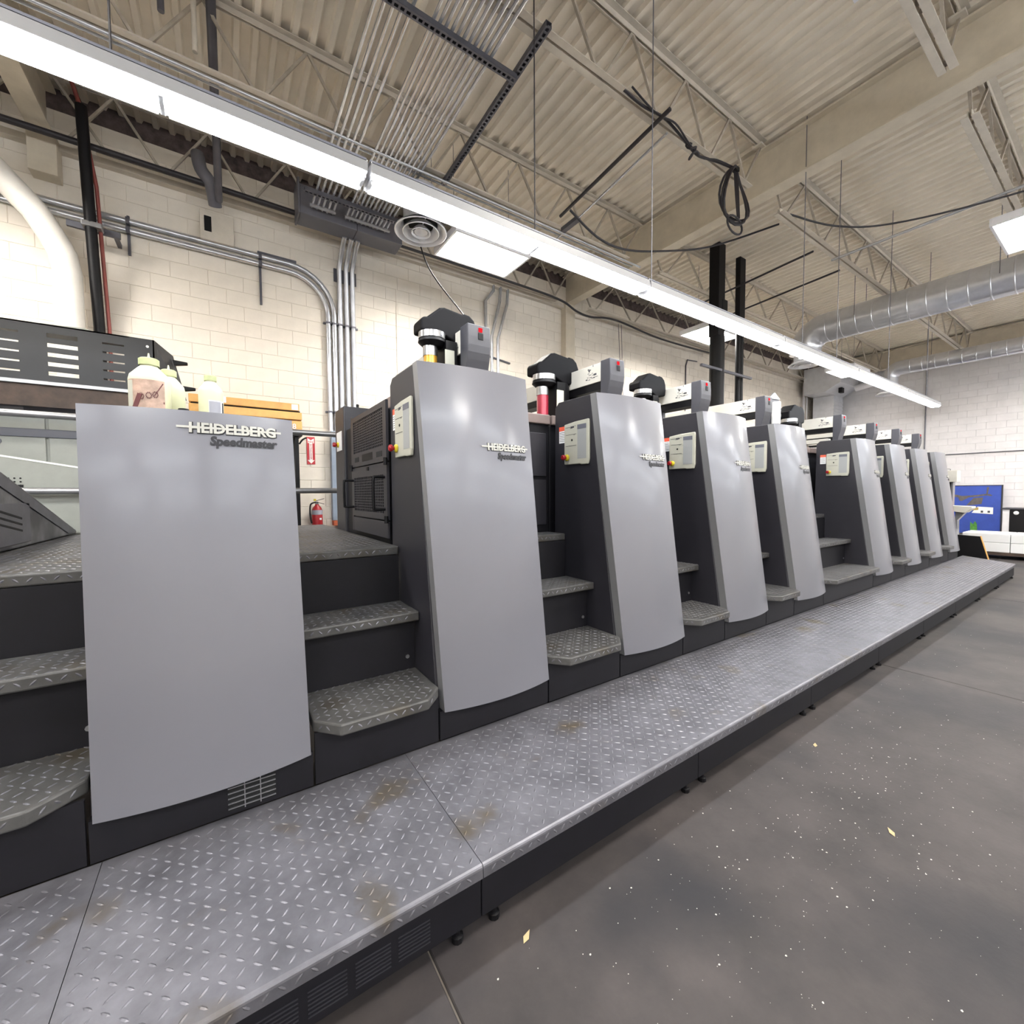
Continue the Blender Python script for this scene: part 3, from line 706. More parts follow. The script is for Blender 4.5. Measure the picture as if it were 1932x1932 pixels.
for i in range(4):
    for j in range(3): dots.lathe([(.007, 0), (.007, -.003)], (-1.545+i*.035, 5.399, 1.70+j*.03), 8, 'y', True)
obj('punched_holes', dots, 'hole', t)
obj('latch', MB().box(-1.47, -1.425, 5.39, 5.3995, 1.675, 1.705), 'black', t)
# black louvred hood
t = thing('dryer_hood', 'long black metal hood with rows of bright slots above the left machine', 'hood', (-1.6, 5.4, 2.6))
HY = 5.4; f = HY/3.2
def HX(u): return u*f
def HZ(z): return 1.6+(z-1.6)*f
zb_, zt_ = HZ(2.195), HZ(2.49)
front = MB()
slots = []
for (xa, xb, kind) in ((-.925, -.835, 'thin'), (-.735, -.62, 'wide'), (-.525, -.435, 'thin')):
    for k in range(5):
        zc = zb_+.075+k*.082
        h = .036 if kind == 'wide' else .016
        slots.append((HX(xa), HX(xb), zc-h/2, zc+h/2))
xl, xr = HX(-1.35), HX(-.305)
# plate cut by slots: build as strips between slots, column by column
xsplit = sorted(set([xl, xr]+[s[0] for s in slots]+[s[1] for s in slots]))
for i in range(len(xsplit)-1):
    a, b = xsplit[i], xsplit[i+1]
    zs = sorted([(s[2], s[3]) for s in slots if s[0] <= a+1e-6 and s[1] >= b-1e-6])
    z = zb_
    for s0, s1 in zs: front.box(a, b, HY, HY+.012, z, s0); z = s1
    front.box(a, b, HY, HY+.012, z, zt_)
obj('slotted_front', front, 'hood', t)
for s in slots:
    if s[3]-s[2] < .02: continue
    lv = MB(); lv.add([(s[0], HY-.02, s[3]-.003), (s[1], HY-.02, s[3]-.003), (s[1], HY, s[3]+.001), (s[0], HY, s[3]+.001)], [(0, 1, 2, 3)])
    obj('louvre_lip', lv, 'hood', t)
obj('top_sheet', MB().prism([(HY, zt_), (HY, zt_-.012), (HY+.52, zt_-.012), (HY+.52, zt_)], 'x', xl, xr-.18), 'hood', t)
obj('end_sheet', MB().add([(xr, HY, zb_), (xr, HY, zt_), (xr+.12, HY+.30, zt_-.05), (xr+.22, HY+.30, zb_), (xr-.012, HY, zb_), (xr-.012, HY, zt_), (xr+.108, HY+.30, zt_-.05), (xr+.208, HY+.30, zb_)],
    [(0, 1, 2, 3), (7, 6, 5, 4), (0, 4, 5, 1), (1, 5, 6, 2), (2, 6, 7, 3), (3, 7, 4, 0)]), 'hood', t)
obj('lower_rail', MB().box(xl, xr, HY-.03, HY+.01, zb_-.035, zb_-.001), 'steelm', t, bevel=.004)
obj('greasy_underside', MB().box(xl, xr, HY+.0, HY+.02, zb_-.22, zb_-.036), 'brown', t)
for zz, xx in ((zt_-.12, xr+.17), (zb_+.12, xr+.23)):
    obj('hinge_lug', MB().prism([(xx-.06, zz-.03), (xx+.07, zz-.005), (xx+.07, zz+.02), (xx-.06, zz+.03)], 'y', HY+.28, HY+.33), 'black', t, bevel=.006)
obj('rivet', MB().lathe([(.012, 0), (.012, -.004)], (xr-.05, HY-.001, zt_-.07), 10, 'y', True), 'signw', t)
obj('support_arm', MB().tube([(-1.72, HY-.1, 2.3), (-1.60, HY-.02, zb_-.1)], .014, 8).box(-1.42, -1.36, HY+.03, HY+.08, 2.385, zb_-.1).prism([(-1.0, 2.385), (-.72, 2.385), (-.78, 2.46), (-.86, 2.47), (-.9, zb_-.15), (-.98, zb_-.15)], 'y', HY+.03, HY+.06), 'black', t)
t = thing('beige_cover_roll', 'pale rounded cover lying on top of the black louvred hood', 'cover', (-.85, 5.7, zt_))
obj('shell', MB().prism([(-1.35, zt_+.001), (-1.3, zt_+.035), (-1.02, zt_+.045), (-.93, zt_+.02), (-.90, zt_+.001)], 'y', 5.5, 5.8), 'greycab', t, bevel=.01)

# ------------------------------------------------------------------ bottles on the broad tower
def squeeze_bottle(x, y, z, r, h, label, face):
    t = thing('squeeze_bottle', label, 'bottle', (x, y, z), 'bottles on the broad low tower')
    k = h/.25
    prof = [(r*.9, 0), (r, .012*k), (r, .15*k), (r*.93, .17*k), (r*.5, .203*k), (r*.42, .208*k), (r*.42, .215*k)]
    n = 28; mb = MB(); vs = []
    for rr, hh in prof:
        for j in range(n):
            a = 2*pi*j/n; c, s_ = cos(a), sin(a)
            e = 1.0 if hh > .19*k else .82
            vs.append((x+rr*c, y+rr*s_*e, z+hh))
    mb.add(vs, [(i*n+j, i*n+(j+1) % n, (i+1)*n+(j+1) % n, (i+1)*n+j) for i in range(len(prof)-1) for j in range(n)]+[tuple(range(n))[::-1]])
    obj('body', mb, 'bottle', t, smooth=True)
    obj('screw_cap', MB().lathe([(r*.5, .212*k), (r*.5, .238*k), (r*.42, .242*k), (.004, .243*k)], (x, y, z), 20), 'bcap', t, smooth=True)
    obj('spout', MB().tube([(x, y, z+.242*k), (x, y, z+.265*k)], .006, 8, r2=.0025), 'bottle', t, smooth=True)
    def wrap(a0, a1, z0, z1, off, m, nm, par, n=12):
        mb = MB(); v = []
        for i in range(n+1):
            a = a0+(a1-a0)*i/n
            for zz in (z0, z1): v.append((x+(r+off)*cos(a), y+(r+off)*.82*sin(a), z+zz))
        mb.add(v, [(2*i, 2*i+2, 2*i+3, 2*i+1) for i in range(n)]); return obj(nm, mb, m, par, smooth=True)
    if face == 'photo':
        lb = wrap(-2.75, -.75, .012, .145*k, .001, 'photo', 'printed_label', t)
        wrap(-2.75, -2.35, .012, .14*k, .0016, 'cream', 'text_column', lb)
        mb = MB()
        for i, (a, zz) in enumerate(((-1.9, .075), (-1.55, .08), (-1.25, .085))):
            for q in range(10):
                b0 = 2*pi*q/10; aa = a+.12*cos(b0); zq = zz*k+.012*sin(b0)
                mb.box(x+(r+.0018)*cos(aa)-.0015, x+(r+.0018)*cos(aa)+.0015, y+(r+.0018)*.82*sin(aa)-.0015, y+(r+.0018)*.82*sin(aa)+.0015, z+zq-.003, z+zq+.003)
        P0 = lambda a, zz: (x+(r+.002)*cos(a), y+(r+.002)*.82*sin(a), z+zz*k)
        mb.bar(P0(-2.3, .02), P0(-1.95, .085), .004, .018); mb.bar(P0(-1.3, .08), P0(-.85, .135), .002, .004); mb.bar(P0(-2.1, .05), P0(-.8, .055), .002, .008)
        obj('printed_figures', mb, 'maroon', lb)
    elif face == 'text':
        lb = wrap(-1.75, -.35, .012, .105*k, .001, 'labelw', 'printed_label', t)
        wrap(-1.72, -.75, .03, .10*k, .0016, 'labelg', 'text_block', lb); wrap(-.6, -.36, .03, .098*k, .0016, 'ink', 'text_block', lb)
    return t
zb = ZN+.0005
squeeze_bottle(-.262, 2.53, zb, .075, .268, 'large cream squeeze bottle with a brown picture label', 'photo')
squeeze_bottle(-.205, 2.68, zb, .062, .262, 'cream squeeze bottle half hidden behind the one with the picture label', 'plain')
squeeze_bottle(-.037, 2.53, zb, .050, .225, 'smaller cream squeeze bottle with a grey text label, standing alone', 'text')
t = thing('ribbed_jar', 'small black ribbed jar standing between the bottles', 'jar', (-.145, 2.55, zb))
obj('dome', MB().lathe([(.028, 0), (.028, .035), (.02, .052), (.004, .055)], (-.145, 2.55, zb), 20, 'z'), 'black', t, smooth=True)
rb = MB()
for q in range(20): rb.box(-.145+.028*cos(q*pi/10)-.001, -.145+.028*cos(q*pi/10)+.001, 2.55+.028*sin(q*pi/10)-.001, 2.55+.028*sin(q*pi/10)+.001, zb+.004, zb+.033)
obj('ribs', rb, 'pdark', t)

# ------------------------------------------------------------------ objects at the back wall near the landing
t = thing('tool_crate', 'orange wooden drawer crate on a black stand behind the broad tower', 'crate', (.3, 6.5, 2.2))
z0 = 2.44
for k, (a, b) in enumerate(((z0, z0+.17), (z0+.185, z0+.285), (z0+.305, z0+.40))):
    obj('drawer', MB().box(-.32, .92-.03*(k == 2)-.0, 6.5, 6.95, a, b), 'wood', t, bevel=.006)
obj('dark_gap', MB().box(-.30, .90, 6.52, 6.94, z0+.286, z0+.304), 'hole', t)
obj('sticker', MB().box(.795, .875, 6.497, 6.4995, z0+.315, z0+.39), 'labelw', t)
obj('sticker', MB().box(-.02, .06, 6.497, 6.4995, z0+.325, z0+.40), 'labelw', t)
obj('chalk_number', text_mb('98', .10, .001, .001, 0, None, lambda x, y, z: (.75+x, 6.4975-z, z0+.06+y)), 'labelw', t)
t = thing('black_stand', 'black steel stand carrying the orange crate', 'stand', (.3, 6.6, 0))
for xx in (-.25, .83):
    for yy in (6.55, 6.85): obj('leg', MB().box(xx, xx+.05, yy, yy+.05, 0, 2.41), 'black', t, bevel=.004)
obj('top_frame', MB().box(-.32, .92, 6.5, 6.95, 2.405, 2.4395), 'black', t, bevel=.004)
obj('hook', MB().tube(curve([(.88, 6.52, 2.3), (.92, 6.5, 2.36), (.97, 6.5, 2.39)], 4), .012, 8), 'black', t)
t = thing('extinguisher_sign', 'red and white fire extinguisher arrow sign on the block wall', 'sign', (1.14, 7.245, 2.07))
sx0, sx1, sz0, sz1 = 1.08, 1.195, 2.075, 2.495
obj('plate', MB().box(sx0, sx1, 7.236, 7.2455, sz0, sz1), 'sign', t, bevel=.001)
xm = (sx0+sx1)/2
obj('arrow', MB().prism([(xm-.022, 2.40), (xm-.022, 2.14), (xm-.05, 2.14), (xm, 2.085), (xm+.05, 2.14), (xm+.022, 2.14), (xm+.022, 2.40)], 'y', 7.2335, 7.2358), 'signw', t)
obj('heading_panel', MB().prism([(sx0+.012, 2.40), (sx0+.012, 2.475), (xm, 2.445), (sx1-.012, 2.475), (sx1-.012, 2.40)], 'y', 7.2335, 7.2358), 'signw', t)
obj('heading_lettering', text_mb('FIRE', .045, .0004, .0005, 0, .08, lambda x, y, z: (xm-.04+x, 7.233-z, 2.407+y*.75)), 'sign', t)
obj('vertical_lettering', text_mb('EXTINGUISHER', .036, .0004, .0005, 0, .235, lambda x, y, z: (xm-.012+y, 7.233-z, 2.385-x)), 'sign', t)
t = thing('fire_extinguisher', 'red fire extinguisher with black hose hanging on the block wall', 'fire extinguisher', (1.18, 7.14, 1.15))
ex, ey = 1.185, 7.13
obj('cylinder', MB().lathe([(.0, 1.0), (.075, 1.0), (.078, 1.02), (.078, 1.36), (.06, 1.41), (.03, 1.44), (.025, 1.46)], (ex, ey, 0), 24), 'red', t, smooth=True)
obj('instruction_label', MB().lathe([(.0795, 1.30), (.0795, 1.37)], (ex, ey, 0), 24), 'labelg', t, smooth=True)
obj('white_patch', MB().box(ex+.02, ex+.05, ey-.079, ey-.074, 1.22, 1.25), 'labelw', t)
obj('valve', MB().box(ex-.02, ex+.02, ey-.02, ey+.02, 1.455, 1.50), 'steelm', t, bevel=.004)
obj('lever', MB().bar((ex-.02, ey-.02, 1.51), (ex+.10, ey-.04, 1.545), .018, .008).bar((ex-.02, ey-.02, 1.495), (ex+.10, ey-.04, 1.46), .018, .008), 'black', t)
obj('hose', MB().tube(curve([(ex-.02, ey-.01, 1.49), (ex-.09, ey-.03, 1.46), (ex-.105, ey-.03, 1.36), (ex-.10, ey-.04, 1.24), (ex-.085, ey-.05, 1.17)], 5), .012, 8), 'black', t, smooth=True)
obj('tamper_tag', MB().box(ex-.05, ex-.015, ey-.03, ey-.022, 1.51, 1.54), 'yellow', t)
obj('wall_bracket', MB().box(ex-.03, ex+.03, ey+.079, 7.246, 1.12, 1.42), 'steelm', t)
t = thing('electrical_panel', 'tall blue-grey electrical panel on the wall below the conduits', 'electrical panel', (1.7, 7.2, 1.2))
obj('case', MB().box(1.415, 2.2, 7.13, 7.246, 1.20, 2.60), 'bluegrey', t, bevel=.006)
obj('door', MB().box(1.53, 2.17, 7.118, 7.129, 1.26, 2.56), 'bluegrey', t, bevel=.003)
obj('lower_plate', MB().box(1.555, 1.9, 7.113, 7.1175, 1.45, 1.80), 'bluegrey', t, bevel=.002)
obj('white_tag', MB().box(1.56, 1.66, 7.112, 7.1175, 2.05, 2.12), 'labelw', t)
one('rust_skirt', MB().box(1.42, 2.2, 7.10, 7.246, 1.12, 1.195), 'rust', 'rusty brown strip under the blue-grey electrical panel', 'strip', bevel=.003)

# ------------------------------------------------------------------ conduits and wireway
def conduit(pts, r, label, group, m='emt', n=10):
    return one('conduit', MB().tube(pts, r, n), m, label, 'conduit', group, smooth=True, origin=pts[0])
yc = 7.195
PR = .035
GW = 'galvanised conduits on the block wall'
def bend_run(xv, zh, r, label):
    p = [(-3.4, yc, zh), (xv-r, yc, zh)]+arc((xv-r, yc, zh-r), r, pi/2, 0, 8, 'xz')[1:]+[(xv, yc, 2.58)]
    conduit(p, PR, label, GW, n=12)
bend_run(1.515, 5.015, .62, 'upper horizontal wall conduit that bends down, second from left of the five uprights')
bend_run(1.425, 4.905, .54, 'lower horizontal wall conduit that bends down, leftmost of the five uprights')
for k, x in enumerate((1.605, 1.705, 1.80)):
    conduit([(x, yc, 2.58), (x, yc, 5.15), (x+.01, 7.0, 5.38), (x+.015, 6.86, 5.474)], PR, 'upright wall conduit rising into the grey wireway, %s of the three straight ones' % ['left', 'middle', 'right'][k], GW, n=12)
def strut_bar(name_, a, b, label, cat='strut', group='strut straps on the wall', m='strut', wd=.041, holes=False):
    a, b = Vector(a), Vector(b)
    t = thing(name_, label, cat, tuple(a), group)
    obj('channel', MB().bar(a, b, wd, wd*.7), m, t, bevel=.003)
    return t
for z, nm in ((4.27, 'upper'), (2.90, 'lower')):
    t = strut_bar('conduit_clamp', (1.36, 7.235, z), (1.88, 7.235, z), '%s clamp rail holding the five upright conduits' % nm, 'clamp rail')
    for x in (1.425, 1.515, 1.605, 1.705, 1.80): obj('clamp', MB().box(x-.038, x+.038, 7.155, 7.2215, z-.014, z+.014), 'strut', t, bevel=.003)
for x, zz, nm in ((-.89, (4.62, 5.10), 'left'), (.53, (4.35, 5.05), 'right, close to the bends')):
    t = strut_bar('conduit_strap', (x, 7.236, zz[0]), (x, 7.236, zz[1]), 'upright slotted strap behind the horizontal conduits, %s' % nm, 'strap')
    for z in (4.905, 5.015): obj('clamp', MB().box(x-.02, x+.02, 7.155, 7.2215, z-.04, z+.04), 'strut', t, bevel=.003)
one('backing_plate', MB().box(1.53, 1.87, 7.225, 7.246, 4.95, 5.15), 'strut', 'dark steel backing plate behind the straight upright conduits', 'plate', bevel=.003)
one('slotted_angle', MB().box(.50, 1.0, 7.20, 7.246, 5.055, 5.09), 'strut', 'dark slotted angle above the conduit bend', 'angle', bevel=.002)
t = thing('wireway', 'long dark grey sheet-metal wireway box at the wall top, conduits entering it', 'wireway', (1.7, 7.0, 5.4))
obj('trough', MB().box(.98, 2.42, 6.60, 6.93, 5.475, 5.86), 'trough', t, bevel=.008)
obj('cover_joint', MB().box(1.735, 1.745, 6.597, 6.932, 5.472, 5.862), 'pdark', t)
obj('end_flange', MB().box(.955, .978, 6.58, 6.935, 5.46, 5.93), 'trough', t, bevel=.003)
ORD = 'first second third fourth fifth sixth seventh eighth ninth tenth last'.split()
GB = 'bundle of ceiling conduits running to the wireway'
for k in range(5):
    x = 1.125+k*.068
    conduit([(x, -3.6, 5.585), (x, 6.598, 5.585)], .0155, '%s thin ceiling conduit from the left in the left group of five' % ORD[k], GB, n=8)
for k in range(11):
    x = 1.575+k*.0565
    conduit([(x, -3.6, 5.585), (x, 6.598, 5.585)], .0155, '%s thin ceiling conduit from the left in the right group of eleven' % ORD[k], GB, n=8)
for (a, b, nm) in ((1.09, 1.42, 'left group'), (1.545, 2.19, 'right group')):
    t = thing('conduit_comb', 'small zinc comb rail where the %s of ceiling conduits meets the wireway' % nm, 'comb rail', (a, 6.5, 5.56))
    obj('rail', MB().box(a, b, 6.48, 6.52, 5.545, 5.57), 'emt', t)
    tt = MB()
    k = a+.03
    while k < b-.02: tt.box(k-.006, k+.006, 6.475, 6.525, 5.5705, 5.572); k += .0565
    obj('teeth', tt, 'emt', t)
def perforated(name_, a, b, axis, label, hgt=.045):
    # slotted strut channel: two webs, top and slotted underside ladder
    t = thing(name_, label, 'strut', a, 'slotted strut channels under the ceiling')
    a, b = Vector(a), Vector(b); L = (b-a).length; d = (b-a).normalized(); c = Vector((-d.y, d.x, 0)); u = Vector((0, 0, 1))
    obj('channel_top', MB().bar(a+u*hgt, b+u*hgt, .06, .006), 'strut', t)
    for s in (-1, 1): obj('channel_side', MB().bar(a+u*hgt/2+c*s*.0285, b+u*hgt/2+c*s*.0285, .003, hgt-.008), 'strut', t)
    for s in (-1, 1): obj('underside_strip', MB().bar(a+c*s*.022, b+c*s*.022, .016, .004), 'strut', t)
    r = MB(); n = int(L/.05)
    for i in range(n+1): p = a+d*(i*L/n); r.bar(p-c*.014, p+c*.014, .018, .004)
    obj('underside_rungs', r, 'strut', t, kind='stuff')
    return t
perforated('strut_channel', (.98, 3.49, 5.525), (2.42, 3.49, 5.525), 'x', 'slotted grey strut channel carrying the thin conduits near the picture top')
perforated('strut_channel', (2.42, 2.98, 5.58), (2.47, 5.20, 5.58), 'y', 'slotted strut channel running between two roof joists beside the conduits')
perforated('strut_channel', (.98, 6.2, 5.525), (2.3, 6.2, 5.525), 'x', 'slotted strut channel under the conduits close to the wall')
GJ = 'conduits under the second joist'
conduit([(-6.5, 5.12, 5.575), (6.2, 5.12, 5.575)], .016, 'bright conduit running lengthwise just above the strip lights', GJ)
conduit([(-6.5, 5.22, 5.60), (6.1, 5.22, 5.60)], .013, 'duller conduit beside the bright one above the strip lights', GJ)
one('fire_pipe', MB().tube([(3.97, 2.9, 5.59), (4.14, 4.85, 5.59)], .022, 10), 'cable', 'black sleeve bar hung crosswise between the joists', 'pipe', smooth=True)
one('cross_conduit', MB().tube([(4.22, 3.12, 5.61), (4.42, 4.95, 5.60), (4.5, 5.6, 5.6)], .014, 8), 'emt', 'shiny conduit beside the black crosswise bar', 'conduit', smooth=True)
one('junction_fitting', MB().box(4.36, 4.44, 4.75, 5.1, 5.57, 5.63), 'strut', 'dark conduit fitting at the wall end of the shiny crosswise conduit', 'fitting', bevel=.004)
for k, (x, z) in enumerate(((8.5, 5.62), (9.6, 5.62))):
    one('support_bar', MB().tube([(x-.2, 3.25, z), (x+.1, 5.9, z)], .018, 8), 'cable', 'dark bar crossing under the joists beyond the big beam, %s' % ['nearer one', 'farther one'][k], 'bar', smooth=True)
one('cross_conduit', MB().tube([(8.9, 3.2, 5.63), (8.9, -3, 5.63)], .022, 8), 'emt', 'pair-like zinc conduit crossing the deck toward the right picture edge', 'conduit', smooth=True)
one('cross_conduit', MB().tube([(11.62, 2.6, 5.605), (11.62, -4, 5.605)], .022, 8), 'emt', 'zinc conduit running just above the shiny round duct', 'conduit', smooth=True)
# three conduits with offsets right of the panel light
for k, p in enumerate(([(4.43, 7.17, 5.62), (4.43, 7.17, 5.52), (4.27, 7.2, 5.30), (4.25, 7.2, 2.3)], [(4.59, 7.17, 5.62), (4.57, 7.17, 5.34), (4.40, 7.2, 4.66), (4.40, 7.2, 2.3)], [(4.76, 7.17, 5.62), (4.74, 7.17, 5.33), (4.54, 7.2, 4.62), (4.54, 7.2, 2.3)])):
    conduit(p, .029, 'offset-bent conduit on the wall right of the panel light, %s of three' % ['left', 'middle', 'right'][k], 'offset-bent conduits', n=10)
strut_bar('wall_strut', (4.36, 7.23, 4.27), (4.84, 7.23, 4.21), 'short strut across the offset-bent conduits', 'strut')
# wall rods
one('thin_conduit', MB().tube([(2.53, 7.235, 5.08), (2.53, 7.235, 2.2)], .008, 6), 'wall', 'thin painted conduit line down the block wall right of the uprights', 'conduit', smooth=True)
one('thin_conduit', MB().tube([(11.2, 7.225, 5.3), (10.75, 7.225, 5.27), (10.68, 7.225, 5.1), (10.66, 7.225, 2.6)], .016, 6), 'strut', 'thin conduit down the wall beyond the black posts', 'conduit', smooth=True)

# ------------------------------------------------------------------ left wall pipes
one('white_pipe', MB().tube([(-3.6, 6.35, 6.36), (-2.05, 6.75, 5.2), (-1.62, 6.88, 4.72)]+[(-1.50, 6.92, 4.50), (-1.43, 6.94, 4.34), (-1.40, 6.95, 4.15), (-1.40, 6.95, 3.3), (-1.40, 6.95, .0)], .125, 20), 'pipe', 'fat white insulated pipe slanting down the wall at the left edge', 'pipe', smooth=True)
one('black_pole', MB().tube([(-1.19, 6.76, 5.94), (-1.17, 6.77, 5.09), (-1.18, 7.1, 3.62), (-1.18, 7.1, 0)], .053, 12), 'black', 'black pole against the wall beside the fat white pipe', 'pole', smooth=True)
one('red_pipe', MB().tube([(-1.30, 6.4, 6.36), (-1.217, 6.78, 6.01), (-1.10, 6.8, 5.13), (-1.095, 7.13, 3.64), (-1.095, 7.13, 0)], .019, 10), 'redpaint', 'thin brown-red pipe running beside the black pole', 'pipe', smooth=True)
t = thing('pipe_bracket', 'short steel bracket clamping the black pole and red pipe', 'bracket', (-1.3, 7.0, 4.72))
obj('channel', MB().bar((-1.39, 6.95, 4.71), (-.93, 6.95, 4.70), .04, .07).box(-1.0, -.96, 6.97, 7.245, 4.68, 4.73), 'strut', t, bevel=.004)
obj('clamp', MB().box(-1.245, -1.07, 6.80, 6.93, 4.67, 4.73), 'steelm', t, bevel=.01)
one('dark_beam_pipe', MB().tube([(-6.5, 6.88, 5.60), (.95, 6.88, 5.60)], .035, 10), 'cable', 'dark pipe running lengthwise along the wall top on the left', 'pipe', smooth=True)
one('post_pipe', MB().tube([(-.31, 4.6, 6.36), (-.31, 4.6, 5.9), (-.31, 4.62, 5.55)], .024, 10), 'strut', 'grey drop pipe above the strip light at the upper left', 'pipe', smooth=True)
one('post_pipe', MB().tube([(-.10, 5.05, 6.36), (-.10, 5.05, 5.7)], .022, 10), 'chord', 'cream drop pipe beside the grey one above the strip light', 'pipe', smooth=True)
one('black_post', MB().tube([(.03, 4.9, 6.37), (.06, 6.9, 5.45)], .042, 12), 'strut', 'dark slanting pipe going from deck to the wall top at upper left', 'pipe', smooth=True)
one('vent_elbow', MB().tube(curve([(-.15, 6.9, 5.95), (-.12, 6.85, 5.75), (-.02, 6.85, 5.6), (.02, 7.0, 5.42)], 5), .075, 14), 'trough', 'grey flexible elbow at the wall top near the slanting pipe', 'elbow', smooth=True)
t = thing('wall_box', 'cream box with a small dark opening at the wall top', 'box', (0, 7.2, 5.05))
obj('case', MB().box(-.16, .22, 7.12, 7.246, 5.02, 5.40), 'chord', t, bevel=.006)
obj('opening', MB().box(-.11, -.03, 7.117, 7.1195, 5.13, 5.33), 'hole', t, bevel=.002)

# ------------------------------------------------------------------ ducts and diffusers
def diffuser(x, y, z, label, neck=.5):
    t = thing('air_diffuser', label, 'air diffuser', (x, y, z), 'round air diffusers')
    for r0, r1, z0, z1, nm in ((.335, .26, 0, .05, 'outer_cone'), (.235, .16, -.005, .07, 'middle_cone'), (.125, .06, -.01, .06, 'inner_cone')):
        obj(nm, MB().lathe([(r0, z0), (r0*.96, z0-.008), (r1, z1), (r1*.98, z1+.012), (r0, z0+.012)], (x, y, z), 36), 'lampw', t, smooth=True)
    obj('inner_disc', MB().lathe([(.085, .0), (.03, .03), (.002, .032)], (x, y, z), 24), 'lampw', t, smooth=True)
    obj('neck', MB().lathe([(.27, .06), (.22, .10), (.22, neck)], (x, y, z), 32), 'galv', t, smooth=True)
    for q in (0, 2.1, 4.2) if z > 4.9 else (): obj('hanger_rod', MB().tube([(x+.2*cos(q+.9), y+.2*sin(q+.9), z+neck-.01), (x+.2*cos(q+.9), y+.2*sin(q+.9), ZD)], .004, 5), 'steelm', t)
    obj('dark_core', MB().lathe([(.215, .13), (.001, .131)], (x, y, z), 24), 'hole', t)
    for a in (.4, 2.5, 4.6): obj('stay', MB().bar((x+.05*cos(a), y+.05*sin(a), z+.05), (x+.27*cos(a), y+.27*sin(a), z+.06), .012, .004), 'lampw', t)
    return t
diffuser(2.225, 5.38, 5.0, 'round white ceiling air diffuser left of the first panel light', .52)
diffuser(11.24, 4.52, 4.53, 'round air diffuser under the elbow of the large shiny duct', .275)
tq = [o for o in bpy.data.objects if o.name == 'air_diffuser.001'][0]
obj('reducer', MB().lathe([(.219, 4.74), (.312, 4.79), (.314, 4.83)], (11.24, 4.52, 0), 32), 'galv', tq, smooth=True)
diffuser(17.07, 4.53, 4.58, 'round air diffuser under the elbow of the smaller far duct', .225)
def spiral_duct(x, z, r, yel, zel, label):
    t = thing('spiral_duct', label, 'duct', (x, yel, z))
    R = r*1.35; n = 28
    p = [(x, -7.5, z), (x, yel-R, z)]+arc((x, yel-R, z-R), R, pi/2, 0, 10, 'yz')[1:]+[(x, yel, zel)]
    k = next(i for i, q in enumerate(p) if i > 0)
    obj('pipe', MB().tube(p, r, n, cap=False), 'galv', t, smooth=True)
    y = -7.3
    while y < yel-R-.02:
        obj('seam_ring', MB().lathe([(r, -.010), (r+.007, -.003), (r+.007, .003), (r, .010)], (x, y, z), n, 'y'), 'galv', t, smooth=True); y += .27
    for i in range(3, len(p)-1, 2):
        a = Vector(p[i-1]); b = Vector(p[i+1]); c = Vector(p[i]); d = (b-a).normalized()*.01
        obj('seam_ring', MB().tube([c-d*.6, c+d*.6], r+.004, n, cap=False), 'galv', t, smooth=True)
    for yy in (yel-R-.6, yel-R-2.6, yel-R-4.4):
        for sg in (-1, 1): obj('hanger', MB().tube([(x+sg*(r+.01), yy, z), (x+sg*(r+.01), yy, ZD)], .006, 6), 'rod', t)
    return t
spiral_duct(11.24, 5.25, .31, 4.52, 4.80, 'large shiny spiral duct with an elbow, upper right')
spiral_duct(17.07, 5.33, .205, 4.53, 4.80, 'smaller far spiral duct with an elbow, by the end wall')
t = thing('box_duct', 'square galvanised duct turning down into a ribbed shaft at the far corner', 'duct', (18.2, 6.9, 5.2))
obj('elbow_box', MB().prism([(5.9, 5.95), (5.9, 5.30), (6.35, 5.05), (7.0, 5.05), (7.0, 5.95)], 'x', 17.35, 18.95), 'galvd', t, bevel=.006)
obj('shaft', MB().box(18.15, 18.95, 6.35, 7.0, 2.0, 5.045), 'galvd', t, bevel=.004)
for k in range(22): obj('shaft_rib', MB().box(18.14, 18.96, 6.335, 6.349, 2.2+k*.125, 2.235+k*.125), 'galvd', t)
obj('vent_slot', MB().box(17.8, 18.0, 6.0, 6.1, 5.03, 5.2), 'black', t)
obj('side_pipe', MB().tube([(18.7, 5.9, 5.25), (18.7, 5.3, 5.35)], .11, 14), 'lampw', t, smooth=True)
one('column_pipe', MB().tube([(17.75, 7.15, 5.6), (17.75, 7.15, 0)], .04, 10), 'wallw', 'pale pipe in the far corner beside the square duct', 'pipe', smooth=True)
one('column_pipe', MB().tube([(18.0, 7.15, 5.1), (18.0, 7.15, 0)], .03, 10), 'wallw', 'thinner pale pipe in the far corner against the ribbed shaft', 'pipe', smooth=True)

# ------------------------------------------------------------------ black posts above the press
def post(x, wd, ztop, label, twin=False):
    t = thing('black_riser', label, 'riser', (x, 4.75, 2.3), 'black risers from press to deck')
    if twin:
        for dx in (-.055, .055): obj('tube', MB().tube([(x+dx, 4.75, 0), (x+dx, 4.75, 4.9)], .05, 12), 'black', t, smooth=True)
        obj('upper_channel', MB().box(x-wd/2, x+wd/2, 4.70, 4.80, 4.9, ztop), 'black', t, bevel=.01)
    else:
        obj('tube', MB().tube([(x, 4.75, 0), (x, 4.75, 4.6)], wd/2, 18), 'black', t, smooth=True)
        obj('upper_channel', MB().box(x-wd/2, x+wd/2-.05, 4.65, 4.85, 4.6, ztop), 'black', t, bevel=.01)
        obj('joint_box', MB().box(x-.01, x+wd/2+.03, 4.64, 4.86, 4.75, 5.3), 'black', t, bevel=.01)
    return t
post(8.02, .27, 6.33, 'thick black riser post in front of the distant panel light')
post(8.83, .21, 6.33, 'thinner twin black riser post right of the thick one', True)
one('riser_bar', MB().bar((7.35, 4.66, 3.95), (9.05, 4.62, 3.93), .05, .045), 'strut', 'horizontal steel bar tying the two black risers', 'bar', bevel=.004)

